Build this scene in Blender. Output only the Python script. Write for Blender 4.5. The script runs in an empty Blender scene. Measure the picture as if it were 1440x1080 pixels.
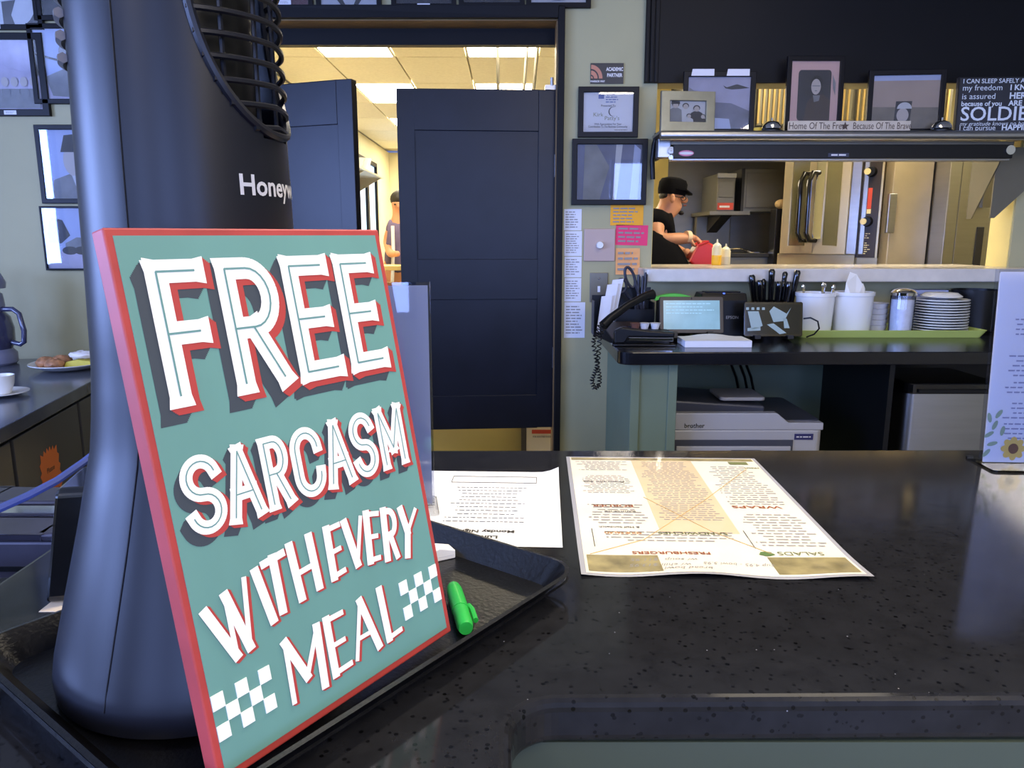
import bpy, bmesh, math, random
from mathutils import Vector, Matrix
random.seed(7)
PI = math.pi
# ------------------------------------------------------------------ camera, world, light, exposure
scene = bpy.context.scene
COL = scene.collection
CZ = 1.41; F = 1060.0; PITCH = math.atan((540-335)/F)
cam = bpy.data.objects.new('camera', bpy.data.cameras.new('camera'))
COL.objects.link(cam)
cam.location = (0, 0, CZ); cam.rotation_euler = (PI/2-PITCH, 0, 0)
cam.data.sensor_width = 36; cam.data.lens = 36*F/1440; cam.data.clip_start = .02
scene.camera = cam
scene.view_settings.view_transform = 'Standard'; scene.view_settings.look = 'None'
scene.view_settings.exposure = 0.0; scene.view_settings.gamma = 1.0
scene.view_settings.use_curve_mapping = False
w = bpy.data.worlds.new('sky'); scene.world = w; w.use_nodes = True
w.node_tree.nodes['Background'].inputs[0].default_value = (.30, .42, 1.0, 1)
w.node_tree.nodes['Background'].inputs[1].default_value = .5
DAY = (.31, .45, 1.0)
def area(name, loc, target, sx, sy, power, col):
    d = bpy.data.lights.new(name, 'AREA'); d.shape = 'RECTANGLE'; d.size = sx; d.size_y = sy
    d.energy = power; d.color = col
    o = bpy.data.objects.new(name, d); COL.objects.link(o); o.location = loc
    o.rotation_euler = (Vector(target)-Vector(loc)).to_track_quat('-Z', 'Y').to_euler()
    return o
# daylight standing in the window openings of the dining room (behind and left of the camera)
WIN_BACK = [(-3.2, -1.5), (-.9, .8), (1.4, 3.1)]
WIN_LEFT = [(-2.6, -.9), (-.4, 1.3)]
for a, b in WIN_BACK: area('window_daylight', ((a+b)/2, -3.96, 1.75), ((a+b)/2, 0, 1.75), b-a, 1.5, 105, DAY)
for a, b in WIN_LEFT: area('window_daylight', (-4.46, (a+b)/2, 1.75), (0, (a+b)/2, 1.75), b-a, 1.5, 240, DAY)
# unseen dining-room ceiling panels added as warm fill (their fittings are built below)
FILL_PANELS = [(1.2, -.5, 58), (3.2, -2.9, 60), (-1.3, -2.0, 30), (1.0, 2.2, 9)]
for a, b, pw in FILL_PANELS: area('fill_panel_light', (a, b, 2.88), (a, b, 0), .6, 1.2, pw, (1, .87, .66))

# ------------------------------------------------------------------ helpers
def ray(px, py):
    x = (px-720)/F; y = (540-py)/F
    return Vector((x, math.cos(PITCH)+y*math.sin(PITCH), -math.sin(PITCH)+y*math.cos(PITCH)))
def at(px, py, Y):
    r = ray(px, py); r = r*(Y/r.y); return Vector((r.x, Y, CZ+r.z))
def atz(px, py, z):
    r = ray(px, py); r = r*((z-CZ)/r.z); return Vector((r.x, r.y, z))
def lin(c):
    c /= 255.0
    return c/12.92 if c <= .04045 else ((c+.055)/1.055)**2.4
def rgb(r, g, b): return (lin(r), lin(g), lin(b), 1)
MATS = {}
def mat(name, col, rough=.5, metal=0, spec=.5, noise=0, nscale=8, coat=0, emit=0, ecol=None, bump=0, bscale=60, trans=0, stretch=None, speck=None):
    if name in MATS: return MATS[name]
    m = bpy.data.materials.new(name); m.use_nodes = True; MATS[name] = m
    nt = m.node_tree; b = nt.nodes['Principled BSDF']
    c = rgb(*col)
    b.inputs['Base Color'].default_value = c; b.inputs['Roughness'].default_value = rough
    b.inputs['Metallic'].default_value = metal; b.inputs['Specular IOR Level'].default_value = spec
    b.inputs['Coat Weight'].default_value = coat; b.inputs['Coat Roughness'].default_value = .04
    b.inputs['Transmission Weight'].default_value = trans
    if emit:
        b.inputs['Emission Color'].default_value = rgb(*(ecol or col)); b.inputs['Emission Strength'].default_value = emit
    if noise or bump or speck:
        tc = nt.nodes.new('ShaderNodeTexCoord'); mp = nt.nodes.new('ShaderNodeMapping')
        nt.links.new(tc.outputs['Object'], mp.inputs[0])
        if stretch: mp.inputs['Scale'].default_value = stretch
    if noise:
        n = nt.nodes.new('ShaderNodeTexNoise'); n.inputs['Scale'].default_value = nscale; n.inputs['Detail'].default_value = 5
        nt.links.new(mp.outputs[0], n.inputs['Vector'])
        r = nt.nodes.new('ShaderNodeValToRGB')
        r.color_ramp.elements[0].position = .3; r.color_ramp.elements[1].position = .7
        r.color_ramp.elements[0].color = tuple(max(0, v*(1-noise)) for v in c[:3])+(1,)
        r.color_ramp.elements[1].color = tuple(min(1, v*(1+noise)) for v in c[:3])+(1,)
        nt.links.new(n.outputs['Fac'], r.inputs[0]); out = r.outputs[0]
        nt.links.new(out, b.inputs['Base Color'])
    if speck:                                   # quartz flecks: (colour, scale, threshold)
        for sk in speck:
            v = nt.nodes.new('ShaderNodeTexVoronoi'); v.inputs['Scale'].default_value = sk[1]
            nt.links.new(mp.outputs[0], v.inputs['Vector'])
            r2 = nt.nodes.new('ShaderNodeValToRGB')
            r2.color_ramp.elements[0].color = (1, 1, 1, 1); r2.color_ramp.elements[1].color = (0, 0, 0, 1)
            r2.color_ramp.elements[0].position = sk[2]*.8; r2.color_ramp.elements[1].position = sk[2]
            nt.links.new(v.outputs['Distance'], r2.inputs[0])
            mx = nt.nodes.new('ShaderNodeMix'); mx.data_type = 'RGBA'
            nt.links.new(r2.outputs[0], mx.inputs[0]); mx.inputs[7].default_value = rgb(*sk[0])
            nt.links.new(out, mx.inputs[6]); out = mx.outputs[2]
        nt.links.new(out, b.inputs['Base Color'])
    if bump:
        n2 = nt.nodes.new('ShaderNodeTexNoise'); n2.inputs['Scale'].default_value = bscale
        nt.links.new(mp.outputs[0], n2.inputs['Vector'])
        bp = nt.nodes.new('ShaderNodeBump'); bp.inputs['Strength'].default_value = bump; bp.inputs['Distance'].default_value = .004
        nt.links.new(n2.outputs['Fac'], bp.inputs['Height']); nt.links.new(bp.outputs[0], b.inputs['Normal'])
    return m
def glass_mat(name, tint=(255, 255, 255), refl=1.0, rough=.02):
    if name in MATS: return MATS[name]
    m = bpy.data.materials.new(name); m.use_nodes = True; MATS[name] = m
    nt = m.node_tree; nt.nodes.remove(nt.nodes['Principled BSDF'])
    o = nt.nodes['Material Output']; t = nt.nodes.new('ShaderNodeBsdfTransparent'); g = nt.nodes.new('ShaderNodeBsdfGlossy')
    fr = nt.nodes.new('ShaderNodeFresnel'); fr.inputs[0].default_value = 1.5
    mu = nt.nodes.new('ShaderNodeMath'); mu.operation = 'MULTIPLY'; mu.inputs[1].default_value = refl; mu.use_clamp = True
    mx = nt.nodes.new('ShaderNodeMixShader'); t.inputs[0].default_value = rgb(*tint); g.inputs['Roughness'].default_value = rough
    nt.links.new(fr.outputs[0], mu.inputs[0]); nt.links.new(mu.outputs[0], mx.inputs[0])
    nt.links.new(t.outputs[0], mx.inputs[1]); nt.links.new(g.outputs[0], mx.inputs[2]); nt.links.new(mx.outputs[0], o.inputs[0])
    return m

class G:
    def __init__(s): s.v = []; s.f = []
    def add(s, vs, fs):
        k = len(s.v); s.v += [tuple(p) for p in vs]; s.f += [tuple(i+k for i in q) for q in fs]; return s
    def box(s, x0, x1, y0, y1, z0, z1):
        return s.add([(x0,y0,z0),(x1,y0,z0),(x1,y1,z0),(x0,y1,z0),(x0,y0,z1),(x1,y0,z1),(x1,y1,z1),(x0,y1,z1)],
                     [(0,3,2,1),(4,5,6,7),(0,1,5,4),(1,2,6,5),(2,3,7,6),(3,0,4,7)])
    def prism(s, pts, ax, a, b):
        f = {'z': lambda p, t: (p[0], p[1], t), 'y': lambda p, t: (p[0], t, p[1]), 'x': lambda p, t: (t, p[0], p[1])}[ax]
        n = len(pts)
        return s.add([f(p, a) for p in pts]+[f(p, b) for p in pts],
                     [tuple(range(n)), tuple(range(2*n-1, n-1, -1))]+[(i, (i+1) % n, n+(i+1) % n, n+i) for i in range(n)])
    def cyl(s, p0, p1, r0, r1=None, n=16):
        return s.tube([p0, p1], [r0, r0 if r1 is None else r1], n)
    def tube(s, pts, r, n=8, closed=False):
        pts = [Vector(p) for p in pts]; m = len(pts); vs = []; ref = None
        for i, p in enumerate(pts):
            if closed: t = pts[(i+1) % m]-pts[i-1]
            else: t = pts[min(i+1, m-1)]-pts[max(i-1, 0)]
            t.normalize()
            if ref is None: ref = Vector((0, 0, 1)) if abs(t.z) < .9 else Vector((1, 0, 0))
            a = (ref-t*ref.dot(t)).normalized(); ref = a; b = t.cross(a)
            rr = r[i] if isinstance(r, (list, tuple)) else r
            vs += [p+(a*math.cos(2*PI*k/n)+b*math.sin(2*PI*k/n))*rr for k in range(n)]
        fs = [(i*n+k, i*n+(k+1) % n, ((i+1) % m)*n+(k+1) % n, ((i+1) % m)*n+k) for i in range(m if closed else m-1) for k in range(n)]
        if not closed: fs += [tuple(range(n))[::-1], tuple((m-1)*n+k for k in range(n))]
        return s.add(vs, fs)
    def lathe(s, prof, n=32, c=(0, 0, 0), a0=0, a1=2*PI):
        full = abs(a1-a0-2*PI) < 1e-6; cols = n if full else n+1; vs = []
        for r, z in prof:
            for k in range(cols):
                a = a0+(a1-a0)*k/n; vs.append((c[0]+r*math.cos(a), c[1]+r*math.sin(a), c[2]+z))
        fs = [(i*cols+k, i*cols+(k+1) % cols, (i+1)*cols+(k+1) % cols, (i+1)*cols+k) for i in range(len(prof)-1) for k in range(n)]
        return s.add(vs, fs)
    def ell(s, c, rx, ry, rz, nu=20, nv=12):
        vs = []; fs = []
        for j in range(nv+1):
            t = PI*j/nv
            for i in range(nu):
                a = 2*PI*i/nu; vs.append((c[0]+rx*math.sin(t)*math.cos(a), c[1]+ry*math.sin(t)*math.sin(a), c[2]+rz*math.cos(t)))
        for j in range(nv):
            for i in range(nu): fs.append((j*nu+i, j*nu+(i+1) % nu, (j+1)*nu+(i+1) % nu, (j+1)*nu+i))
        return s.add(vs, fs)
    def ring(s, x0, x1, z0, z1, wd, y0, y1):      # rectangular picture-frame ring, mitred
        o = [(x0,z0),(x1,z0),(x1,z1),(x0,z1)]; q = [(x0+wd,z0+wd),(x1-wd,z0+wd),(x1-wd,z1-wd),(x0+wd,z1-wd)]
        for i in range(4):
            j = (i+1) % 4; s.prism([o[i], o[j], q[j], q[i]], 'y', y0, y1)
        return s
    def build(s, name, m, parent=None, smooth=False, bevel=0, seg=2, fix=True):
        me = bpy.data.meshes.new(name); me.from_pydata(s.v, [], s.f); me.validate()
        bm = bmesh.new(); bm.from_mesh(me)
        if smooth or bevel: bmesh.ops.remove_doubles(bm, verts=bm.verts, dist=1e-6)
        if fix: bmesh.ops.recalc_face_normals(bm, faces=bm.faces)
        bm.to_mesh(me); bm.free()
        if smooth:
            for p in me.polygons: p.use_smooth = True
            me.set_sharp_from_angle(angle=.7)
        o = bpy.data.objects.new(name, me); COL.objects.link(o); me.materials.append(m)
        if parent: o.parent = parent
        if bevel:
            b = o.modifiers.new('bevel', 'BEVEL'); b.width = bevel; b.segments = seg; b.limit_method = 'ANGLE'; b.angle_limit = .6
        return o
def tag(o, label=None, cat=None, group=None, kind=None):
    if label: o['label'] = label
    if cat: o['category'] = cat
    if group: o['group'] = group
    if kind: o['kind'] = kind
    return o
def thing(name, label, cat, loc=(0, 0, 0), rz=0, rx=0, group=None):
    o = bpy.data.objects.new(name, None); COL.objects.link(o); o.empty_display_size = .05
    o.location = loc; o.rotation_euler = (rx, 0, rz)
    return tag(o, label, cat, group)
def struct(o): o['kind'] = 'structure'; return o
def clone(root, loc, label=None, rz=None):
    r = root.copy(); COL.objects.link(r); r.location = loc
    if label: r['label'] = label
    if rz is not None: r.rotation_euler.z = rz
    for ch in root.children:
        c = ch.copy(); COL.objects.link(c); c.parent = r
        for g in ch.children:
            d = g.copy(); COL.objects.link(d); d.parent = c
    return r
TXT = Matrix(((1,0,0,0),(0,0,-1,0),(0,1,0,0),(0,0,0,1)))     # text plane -> x right, z up, facing -y
def text_mesh(body, size, bold=0, align='LEFT', sx=1, shear=0):
    c = bpy.data.curves.new('text', 'FONT'); c.body = body; c.size = size; c.align_x = align; c.offset = bold*size; c.shear = shear
    c.resolution_u = 3
    o = bpy.data.objects.new('text', c); COL.objects.link(o)
    me = bpy.data.meshes.new_from_object(o); bpy.data.objects.remove(o); bpy.data.curves.remove(c)
    if sx != 1: me.transform(Matrix.Scale(sx, 4, (1, 0, 0)))
    return me
def text(name, body, size, m, parent, x, y, z, bold=0, align='LEFT', sx=1, shear=0, M=None):
    me = text_mesh(body, size, bold, align, sx, shear)
    me.transform(Matrix.Translation((x, y, z)) @ (TXT if M is None else M))
    me.materials.clear(); me.materials.append(m)
    o = bpy.data.objects.new(name, me); COL.objects.link(o); o.parent = parent
    return o
def ellipse(cx, cy, rx, ry, n=20, a0=0, a1=2*PI):
    return [(cx+rx*math.cos(a0+(a1-a0)*i/n), cy+ry*math.sin(a0+(a1-a0)*i/n)) for i in range(n if abs(a1-a0-2*PI) < 1e-6 else n+1)]
def flat(name, pts, m, parent, y, th=.0005):
    return G().prism(pts, 'y', y-th, y).build(name, m, parent)
def rbox(x0, x1, y0, y1, r, n=6):                # rounded rectangle outline
    p = []
    for cx, cy, a in ((x1-r, y1-r, 0), (x0+r, y1-r, PI/2), (x0+r, y0+r, PI), (x1-r, y0+r, 1.5*PI)):
        p += [(cx+r*math.cos(a+PI/2*i/n), cy+r*math.sin(a+PI/2*i/n)) for i in range(n+1)]
    return p
def lines(name, m, parent, x0, x1, z0, z1, n, y, th=.4, ragged=.35, align='l', words=True):
    """rows of small print too fine to read"""
    g = G(); dz = (z1-z0)/n; h = abs(dz)*th
    for i in range(n):
        z = z0+dz*(i+.5); L = (x1-x0)*(1-ragged*random.random())
        a = x0 if align == 'l' else (x0+x1-L)/2
        x = a
        while x < a+L:
            q = min(a+L, x+h*random.uniform(2, 6)); g.add([(x,y,z-h/2),(q,y,z-h/2),(q,y,z+h/2),(x,y,z+h/2)], [(0,1,2,3)])
            x = q+h*.8
    return g.build(name, m, parent)

# ------------------------------------------------------------------ materials
WALL = mat('sage_paint', (172, 165, 125), .6, noise=.04, nscale=3, bump=.05, bscale=150)
CREAMW = mat('cream_paint', (228, 220, 186), .6, noise=.04, nscale=3)
YEL = mat('yellow_paint', (226, 206, 128), .6, noise=.05, nscale=3)
BLACKP = mat('black_paint', (12, 12, 15), .5, spec=.2, noise=.15, nscale=4)
DOORM = mat('door_paint', (18, 20, 30), .36, spec=.32, noise=.3, nscale=5, bump=.12, bscale=12)
WOODJ = mat('brown_wood', (128, 100, 62), .5, noise=.2, nscale=6)
QUARTZ = mat('black_quartz', (31, 31, 33), .1, spec=.28, noise=.2, nscale=50, speck=[((15, 15, 17), 120, .22), ((8, 8, 9), 60, .12), ((130, 130, 136), 48, .03)])
BLKTOP = mat('black_laminate', (17, 17, 21), .2, noise=.2, nscale=20)
GREENP = mat('sage_panel', (112, 126, 104), .5, noise=.05, nscale=5)
STEEL = mat('brushed_steel', (172, 172, 174), .34, metal=1, noise=.04, nscale=4, stretch=(1, 1, 14))
STEELD = mat('dull_steel', (120, 116, 104), .45, metal=.85, noise=.15, nscale=3)
CHROME = mat('chrome', (220, 220, 224), .08, metal=1)
BLKPL = mat('black_plastic', (13, 13, 15), .38, spec=.3)
BLKGL = mat('black_gloss', (10, 10, 13), .12, coat=.5)
WHITE = mat('white_ceramic', (232, 230, 226), .25, coat=.3)
PAPER = mat('white_paper', (240, 238, 234), .7)
PAPERB = mat('paper_cool', (226, 226, 232), .7)
INK = mat('print_ink', (70, 68, 72), .7)
INKL = mat('print_grey', (150, 146, 142), .7)
CAP = mat('caption_paper', (220, 218, 222), .7)
FRAMEB = mat('black_frame', (15, 14, 17), .4, spec=.2, noise=.1)
PGLASS = glass_mat('picture_glass', refl=1.3)
ACRYL = glass_mat('clear_acrylic', (238, 240, 246), refl=1.1)
SKIN = mat('skin', (196, 138, 104), .5)
TILE = mat('ceiling_tile', (236, 230, 212), .8, noise=.05, nscale=40)
LAMPW = mat('light_diffuser', (255, 246, 214), .5, emit=28, ecol=(255, 240, 210))

# ------------------------------------------------------------------ the setting
WY = 3.6; WT = .15; H = 2.91
struct(G().box(-4.5, 4.5, -4, 14, -.1, 0).build('floor', mat('floor_tile', (128, 124, 116), .4, noise=.2, nscale=3)))
struct(G().box(-4.5, 4.5, -4, WY, H, H+.1).build('ceiling', mat('ceiling_paint', (200, 196, 184), .8, noise=.03)))
DX0, DX1, DZ = -1.30, .205, CZ+.955
PX0, PX1, PZ0, PZ1 = at(918, 300, WY).x, at(1427, 300, WY).x, CZ-.134, CZ+.69
wb = G()
wb.box(-4.5, DX0, WY, WY+WT, 0, H); wb.box(DX0, DX1, WY, WY+WT, DZ, H); wb.box(DX1, PX0, WY, WY+WT, 0, H)
wb.box(PX0, PX1, WY, WY+WT, 0, PZ0-.06); wb.box(PX0, PX1, WY, WY+WT, PZ1, H); wb.box(PX1, 4.5, WY, WY+WT, 0, H)
struct(wb.build('wall_back', WALL))
rv = G().box(PX1-.004, PX1, WY+.01, WY+WT+.02, PZ0, PZ1).box(PX0, PX0+.004, WY+.01, WY+WT+.02, PZ0, PZ1)
struct(rv.build('trim_4', YEL))
def windowed(name, axis, pos, spans, a, b):
    g = G(); th = .12 if pos > 0 else -.12; z0, z1 = 1.0, 2.5
    def bx(u0, u1, c, d):
        if axis == 'y': g.box(u0, u1, min(pos, pos+th), max(pos, pos+th), c, d)
        else: g.box(min(pos, pos+th), max(pos, pos+th), u0, u1, c, d)
    cur = a
    for s0, s1 in spans: bx(cur, s0, 0, H); bx(s0, s1, 0, z0); bx(s0, s1, z1, H); cur = s1
    bx(cur, b, 0, H)
    return struct(g.build(name, WALL))
windowed('wall_front', 'y', -4, WIN_BACK, -4.5, 4.5); windowed('wall_left', 'x', -4.5, WIN_LEFT, -4, WY)
struct(G().box(4.5, 4.62, -4, 14, 0, H).build('wall_right', WALL))
k = 1
for sp, ax in [(s_, 'y') for s_ in WIN_BACK]+[(s_, 'x') for s_ in WIN_LEFT]:
    g = G()
    for u0, u1, c, d in ((sp[0], sp[0]+.05, 1, 2.5), (sp[1]-.05, sp[1], 1, 2.5), ((sp[0]+sp[1])/2-.03, (sp[0]+sp[1])/2+.03, 1, 2.5), (sp[0], sp[1], 1, 1.05), (sp[0], sp[1], 2.45, 2.5)):
        if ax == 'y': g.box(u0, u1, -3.94, -3.89, c, d)
        else: g.box(-4.44, -4.39, u0, u1, c, d)
    struct(g.build('window_%d' % k, BLACKP)); k += 1
for (a, b, pw), lab in zip(FILL_PANELS, ('right of the bar', 'far right behind the camera', 'behind the camera on the left', 'above the back counter')):
    t = thing('ceiling_light', 'unseen dining room ceiling light panel '+lab, 'light', (a, b, 2.89), group='unseen dining ceiling lights')
    G().box(-.33, .33, -.63, -.6, 0, .02).box(-.33, .33, .6, .63, 0, .02).box(-.33, -.3, -.6, .6, 0, .02).box(.3, .33, -.6, .6, 0, .02).build('frame', CAP, t); G().box(-.3, .3, -.6, .6, .012, .02).build('diffuser', PAPER, t)
# kitchen shell
struct(G().box(-2.3, -2.2, WY+WT, 14, 0, H).build('wall_kitchen_left', CREAMW))
struct(G().box(-2.3, 4.5, 14, 14.1, 0, H).build('wall_kitchen_far', CREAMW))
ceil = struct(G().box(-2.3, 4.5, WY+WT, 14, H+.03, H+.1).build('ceiling_kitchen', mat('ceiling_grid', (200, 192, 168), .7)))
LIT = set()
tile_me = None; TW, TD = .60, 1.10; TX0, TY0 = -2.2, 4.56-1.1
for j in range(9):
    for i in range(11):
        x0 = -2.2+TW*i+.02; y0 = max(4.56+TD*(j-1), WY+WT)
        y1 = 4.56+TD*j
        if y1 > 13.9: continue
        lit = ((i in (1, 3, 6)) and (j % 2 == 0 and j > 0)) or (j == 0 and i in (6, 9))
        if lit:
            t = thing('ceiling_light', 'lit fluorescent ceiling panel, %s row from the door, %s column' % ({0: 'front', 2: 'second', 4: 'third', 6: 'fourth', 8: 'farthest'}[j], {1: 'left', 3: 'middle', 6: 'right', 9: 'far right'}[i]), 'light', (x0+TW/2, (y0+y1)/2, H), group='kitchen ceiling lights')
            w2, d2 = TW/2-.012, (y1-y0)/2-.012
            G().box(-w2, w2, -d2, d2, .0, .012).build('diffuser', LAMPW, t)
            G().prism([(-w2-.01,-d2-.01),(w2+.01,-d2-.01),(w2+.01,-d2+.008),(-w2-.01,-d2+.008)], 'z', -.004, .012).prism([(-w2-.01,d2-.008),(w2+.01,d2-.008),(w2+.01,d2+.01),(-w2-.01,d2+.01)], 'z', -.004, .012).box(-w2-.01, -w2+.008, -d2, d2, -.004, .012).box(w2-.008, w2+.01, -d2, d2, -.004, .012).build('frame', CAP, t)
        else:
            G().box(x0+.008, x0+TW-.008, y0+.008, y1-.008, H, H+.02).build('tile', TILE, ceil)

# door casing, head jamb
struct(G().box(DX0-.05, DX0, WY-.03, WY+WT, 0, DZ+.05).box(DX1, DX1+.03, WY-.03, WY+WT, 0, DZ+.05).box(DX0, DX1, WY-.03, WY, DZ, DZ+.05).build('trim_1', BLACKP, bevel=.003))
struct(G().box(DX0, DX1, WY, WY+WT, DZ-.004, DZ-.001).box(DX1-.006, DX1, WY, WY+WT, 0, DZ).build('trim_2', WOODJ))
struct(G().box(DX0, DX1, WY+WT-.02, WY+WT+.03, DZ-.075, DZ-.004).build('trim_3', BLACKP))
def door(name, hx, hy, wd, z0, z1, ang, side):
    t = struct(thing(name, None, None, (hx, hy, z0), ang)); h = z1-z0
    s = -1 if side == 'r' else 1; X = lambda a: sorted((s*a[0], s*a[1]))
    g = G(); st = .078; r = [(0, .165), (h*.425-.04, h*.425+.15), (h-.18, h)]
    for a, b in ((0, st), (wd-st, wd)): x = X((a, b)); g.box(x[0], x[1], -.02, .02, 0, h)
    for a, b in r: x = X((st, wd-st)); g.box(x[0], x[1], -.02, .02, a, b)
    g.build('door_frame', DOORM, t, bevel=.002)
    for a, b in ((.165, h*.425-.04), (h*.425+.15, h-.18)):
        x = X((st, wd-st)); G().box(x[0], x[1], -.009, .009, a, b).build('panel', DOORM, t)
    return t
zt, zb = CZ+.663, CZ-.92
d = door('door_1', DX1-.006, WY+.05, .724, zb, zt, math.radians(4), 'r')
G().box(-.05, .0, -.035, .0, h_ := 1.583, h_+.02).cyl((-.02, -.03, 1.60), (-.02, -.03, 1.635), .008).build('pivot_hinge', STEEL, d)
for z in (.3, 1.2): G().box(-.004, .004, -.032, -.02, z, z+.1).build('hinge', STEEL, d)
door('door_2', DX0+.005, WY+.03, .665, zb, zt, math.radians(-20.7), 'l')

# black panelled soffit above the pass-through
sf = struct(thing('trim_5', None, None, (0, WY, 0)))
sx0 = at(907, 60, WY).x; sz0 = PZ1-.004; sx1 = 3.3
G().box(sx0, sx1, -.018, -.001, sz0, H-.01).build('panel_board', BLACKP, sf)
for i_, (o_, y_) in enumerate(((0, .032), (.022, .028), (.044, .024))):
    G().box(sx0+o_, sx0+o_+.016, -y_, -.018, sz0+.0, H-.33-o_).box(sx0+o_, sx1-.1, -y_, -.018, H-.345-o_, H-.33-o_).build('moulding', BLACKP, sf, bevel=.003)
G().box(2.43, 2.445, -.03, -.018, sz0, H-.345).build('moulding', BLACKP, sf)

# ------------------------------------------------------------------ near counter
cpts = [(-.52, -.3), (0, -.3)]
rr = .035; cx_, cy_ = 0+rr, .508-rr
cpts += [(cx_-rr*math.cos(a), cy_+rr*math.sin(a)) for a in [PI/2*i/10 for i in range(11)]]
cpts += [(1.7, .522), (1.7, 1.2), (-.52, 1.19)]
BASEG = mat('bar_base_shaded_green', (68, 76, 62), .5, noise=.05, nscale=5)  # green darkened in the colour itself for shade on the bar front
nc = thing('bar_counter', 'black speckled quartz bar counter with rounded notch and green base', 'counter', (0, 0, 0))
G().prism(cpts, 'z', 1.033, 1.07).build('worktop', QUARTZ, nc, bevel=.009, seg=4)
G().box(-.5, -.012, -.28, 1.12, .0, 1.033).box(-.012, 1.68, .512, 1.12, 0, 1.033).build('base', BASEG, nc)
lc = thing('service_counter', 'lower dark steel service counter left of the fan', 'counter', (-.92, .75, 0))
G().box(-.39, .39, -.5, .52, .86, .9).build('worktop', mat('dark_steel', (58, 60, 70), .35, metal=.6, noise=.2, nscale=5), lc, bevel=.004)
G().box(-.37, .37, -.48, .5, 0, .86).build('base', BLACKP, lc)

# ------------------------------------------------------------------ the sign (solved from the photograph's perspective)
O3 = Vector((-.239, .434, .009+CZ)); U = Vector((.567, .824, .004)).normalized(); V = Vector((.162, -.121, -.979)).normalized()
N = U.cross(V); N = -N if N.y > 0 else N; V = (V-U*V.dot(U)).normalized(); N = V.cross(U); N = -N if N.y > 0 else N
SIGN = thing('tabletop_sign', 'teal wooden sign with red edge reading FREE SARCASM WITH EVERY MEAL', 'sign')
MS = Matrix.Identity(4)
for i in range(3): MS[i][0] = U[i]; MS[i][1] = -N[i]; MS[i][2] = -V[i]
base0 = O3+U*.118+V*.3425
MS.translation = base0; SIGN.matrix_world = MS
def sg(u, v): return ((u-118)/1000, (342.5-v)/1000)          # mm on the face -> local x, z
RED = mat('sign_red', (172, 62, 58), .5, noise=.12, nscale=25); REDS = mat('letter_red', (176, 60, 56), .55)
TEAL = mat('sign_teal', (102, 148, 138), .5, noise=.09, nscale=9, stretch=(1, 1, .25))
LWHITE = mat('letter_cream', (240, 240, 230), .55, noise=.02, nscale=30); SHD = mat('letter_charcoal', (58, 66, 74), .55)
TEALD = mat('inline_teal', (100, 144, 138), .55)
a_, b_ = sg(7.5, 342.5), sg(229.5, 3)
G().box(a_[0], b_[0], 0, .0135, a_[1], b_[1]).build('board', RED, SIGN, bevel=.0012)
a_, b_ = sg(12.5, 337), sg(224.5, 7.8)
G().box(a_[0], b_[0], -.0003, 0, a_[1], b_[1]).build('painted_field', TEAL, SIGN)
Y_SH, Y_RD, Y_WH, Y_IN = -.00045, -.0007, -.0010, -.0013
class Layer:
    def __init__(s, y): s.g = G(); s.y = y; s.n = 0
    def poly(s, pts):
        s.n += 1; y = s.y-s.n*1.5e-7
        s.g.add([(sg(*p)[0], y, sg(*p)[1]) for p in pts], [tuple(range(len(pts)))])
def arc(cx, cy, rx, ry, a0, a1, n=12): return [(cx+rx*math.cos(math.radians(a0+(a1-a0)*i/n)), cy+ry*math.sin(math.radians(a0+(a1-a0)*i/n))) for i in range(n+1)]
# strokes on the letter's centre-line box: x 0..1, y 0 (top)..1 (bottom)
ST = {'F': [[(0,0),(0,1)], [(0,0),(1,0)], [(0,.5),(.85,.5)]],
 'E': [[(0,0),(0,1)], [(0,0),(1,0)], [(0,.5),(.85,.5)], [(0,1),(1,1)]],
 'R': [[(0,0),(0,1)], [(0,0)]+arc(.5,.26,.5,.26,-90,90)+[(0,.52)], [(.45,.52),(1,1)]],
 'S': [arc(.5,.25,.5,.25,-15,-270,16)+arc(.5,.75,.5,.25,-90,165,16)[1:]],
 'C': [arc(.5,.28,.5,.28,0,-180,12)+arc(.5,.72,.5,.28,180,0,12)],
 'A': [[(.5,0),(0,1)], [(.5,0),(1,1)], [(.2,.66),(.8,.66)]],
 'M': [[(0,1),(0,0)], [(0,0),(.5,.72)], [(.5,.72),(1,0)], [(1,0),(1,1)]],
 'W': [[(0,0),(.25,1)], [(.25,1),(.5,.0)], [(.5,.0),(.75,1)], [(.75,1),(1,0)]],
 'I': [[(.5,0),(.5,1)]], 'T': [[(0,0),(1,0)], [(.5,0),(.5,1)]], 'H': [[(0,0),(0,1)], [(1,0),(1,1)], [(0,.55),(1,.55)]],
 'V': [[(0,0),(.5,1)], [(.5,1),(1,0)]], 'Y': [[(0,0),(.5,.5)], [(1,0),(.5,.5)], [(.5,.5),(.5,1)]], 'L': [[(0,0),(0,1)], [(0,1),(1,1)]]}
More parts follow.
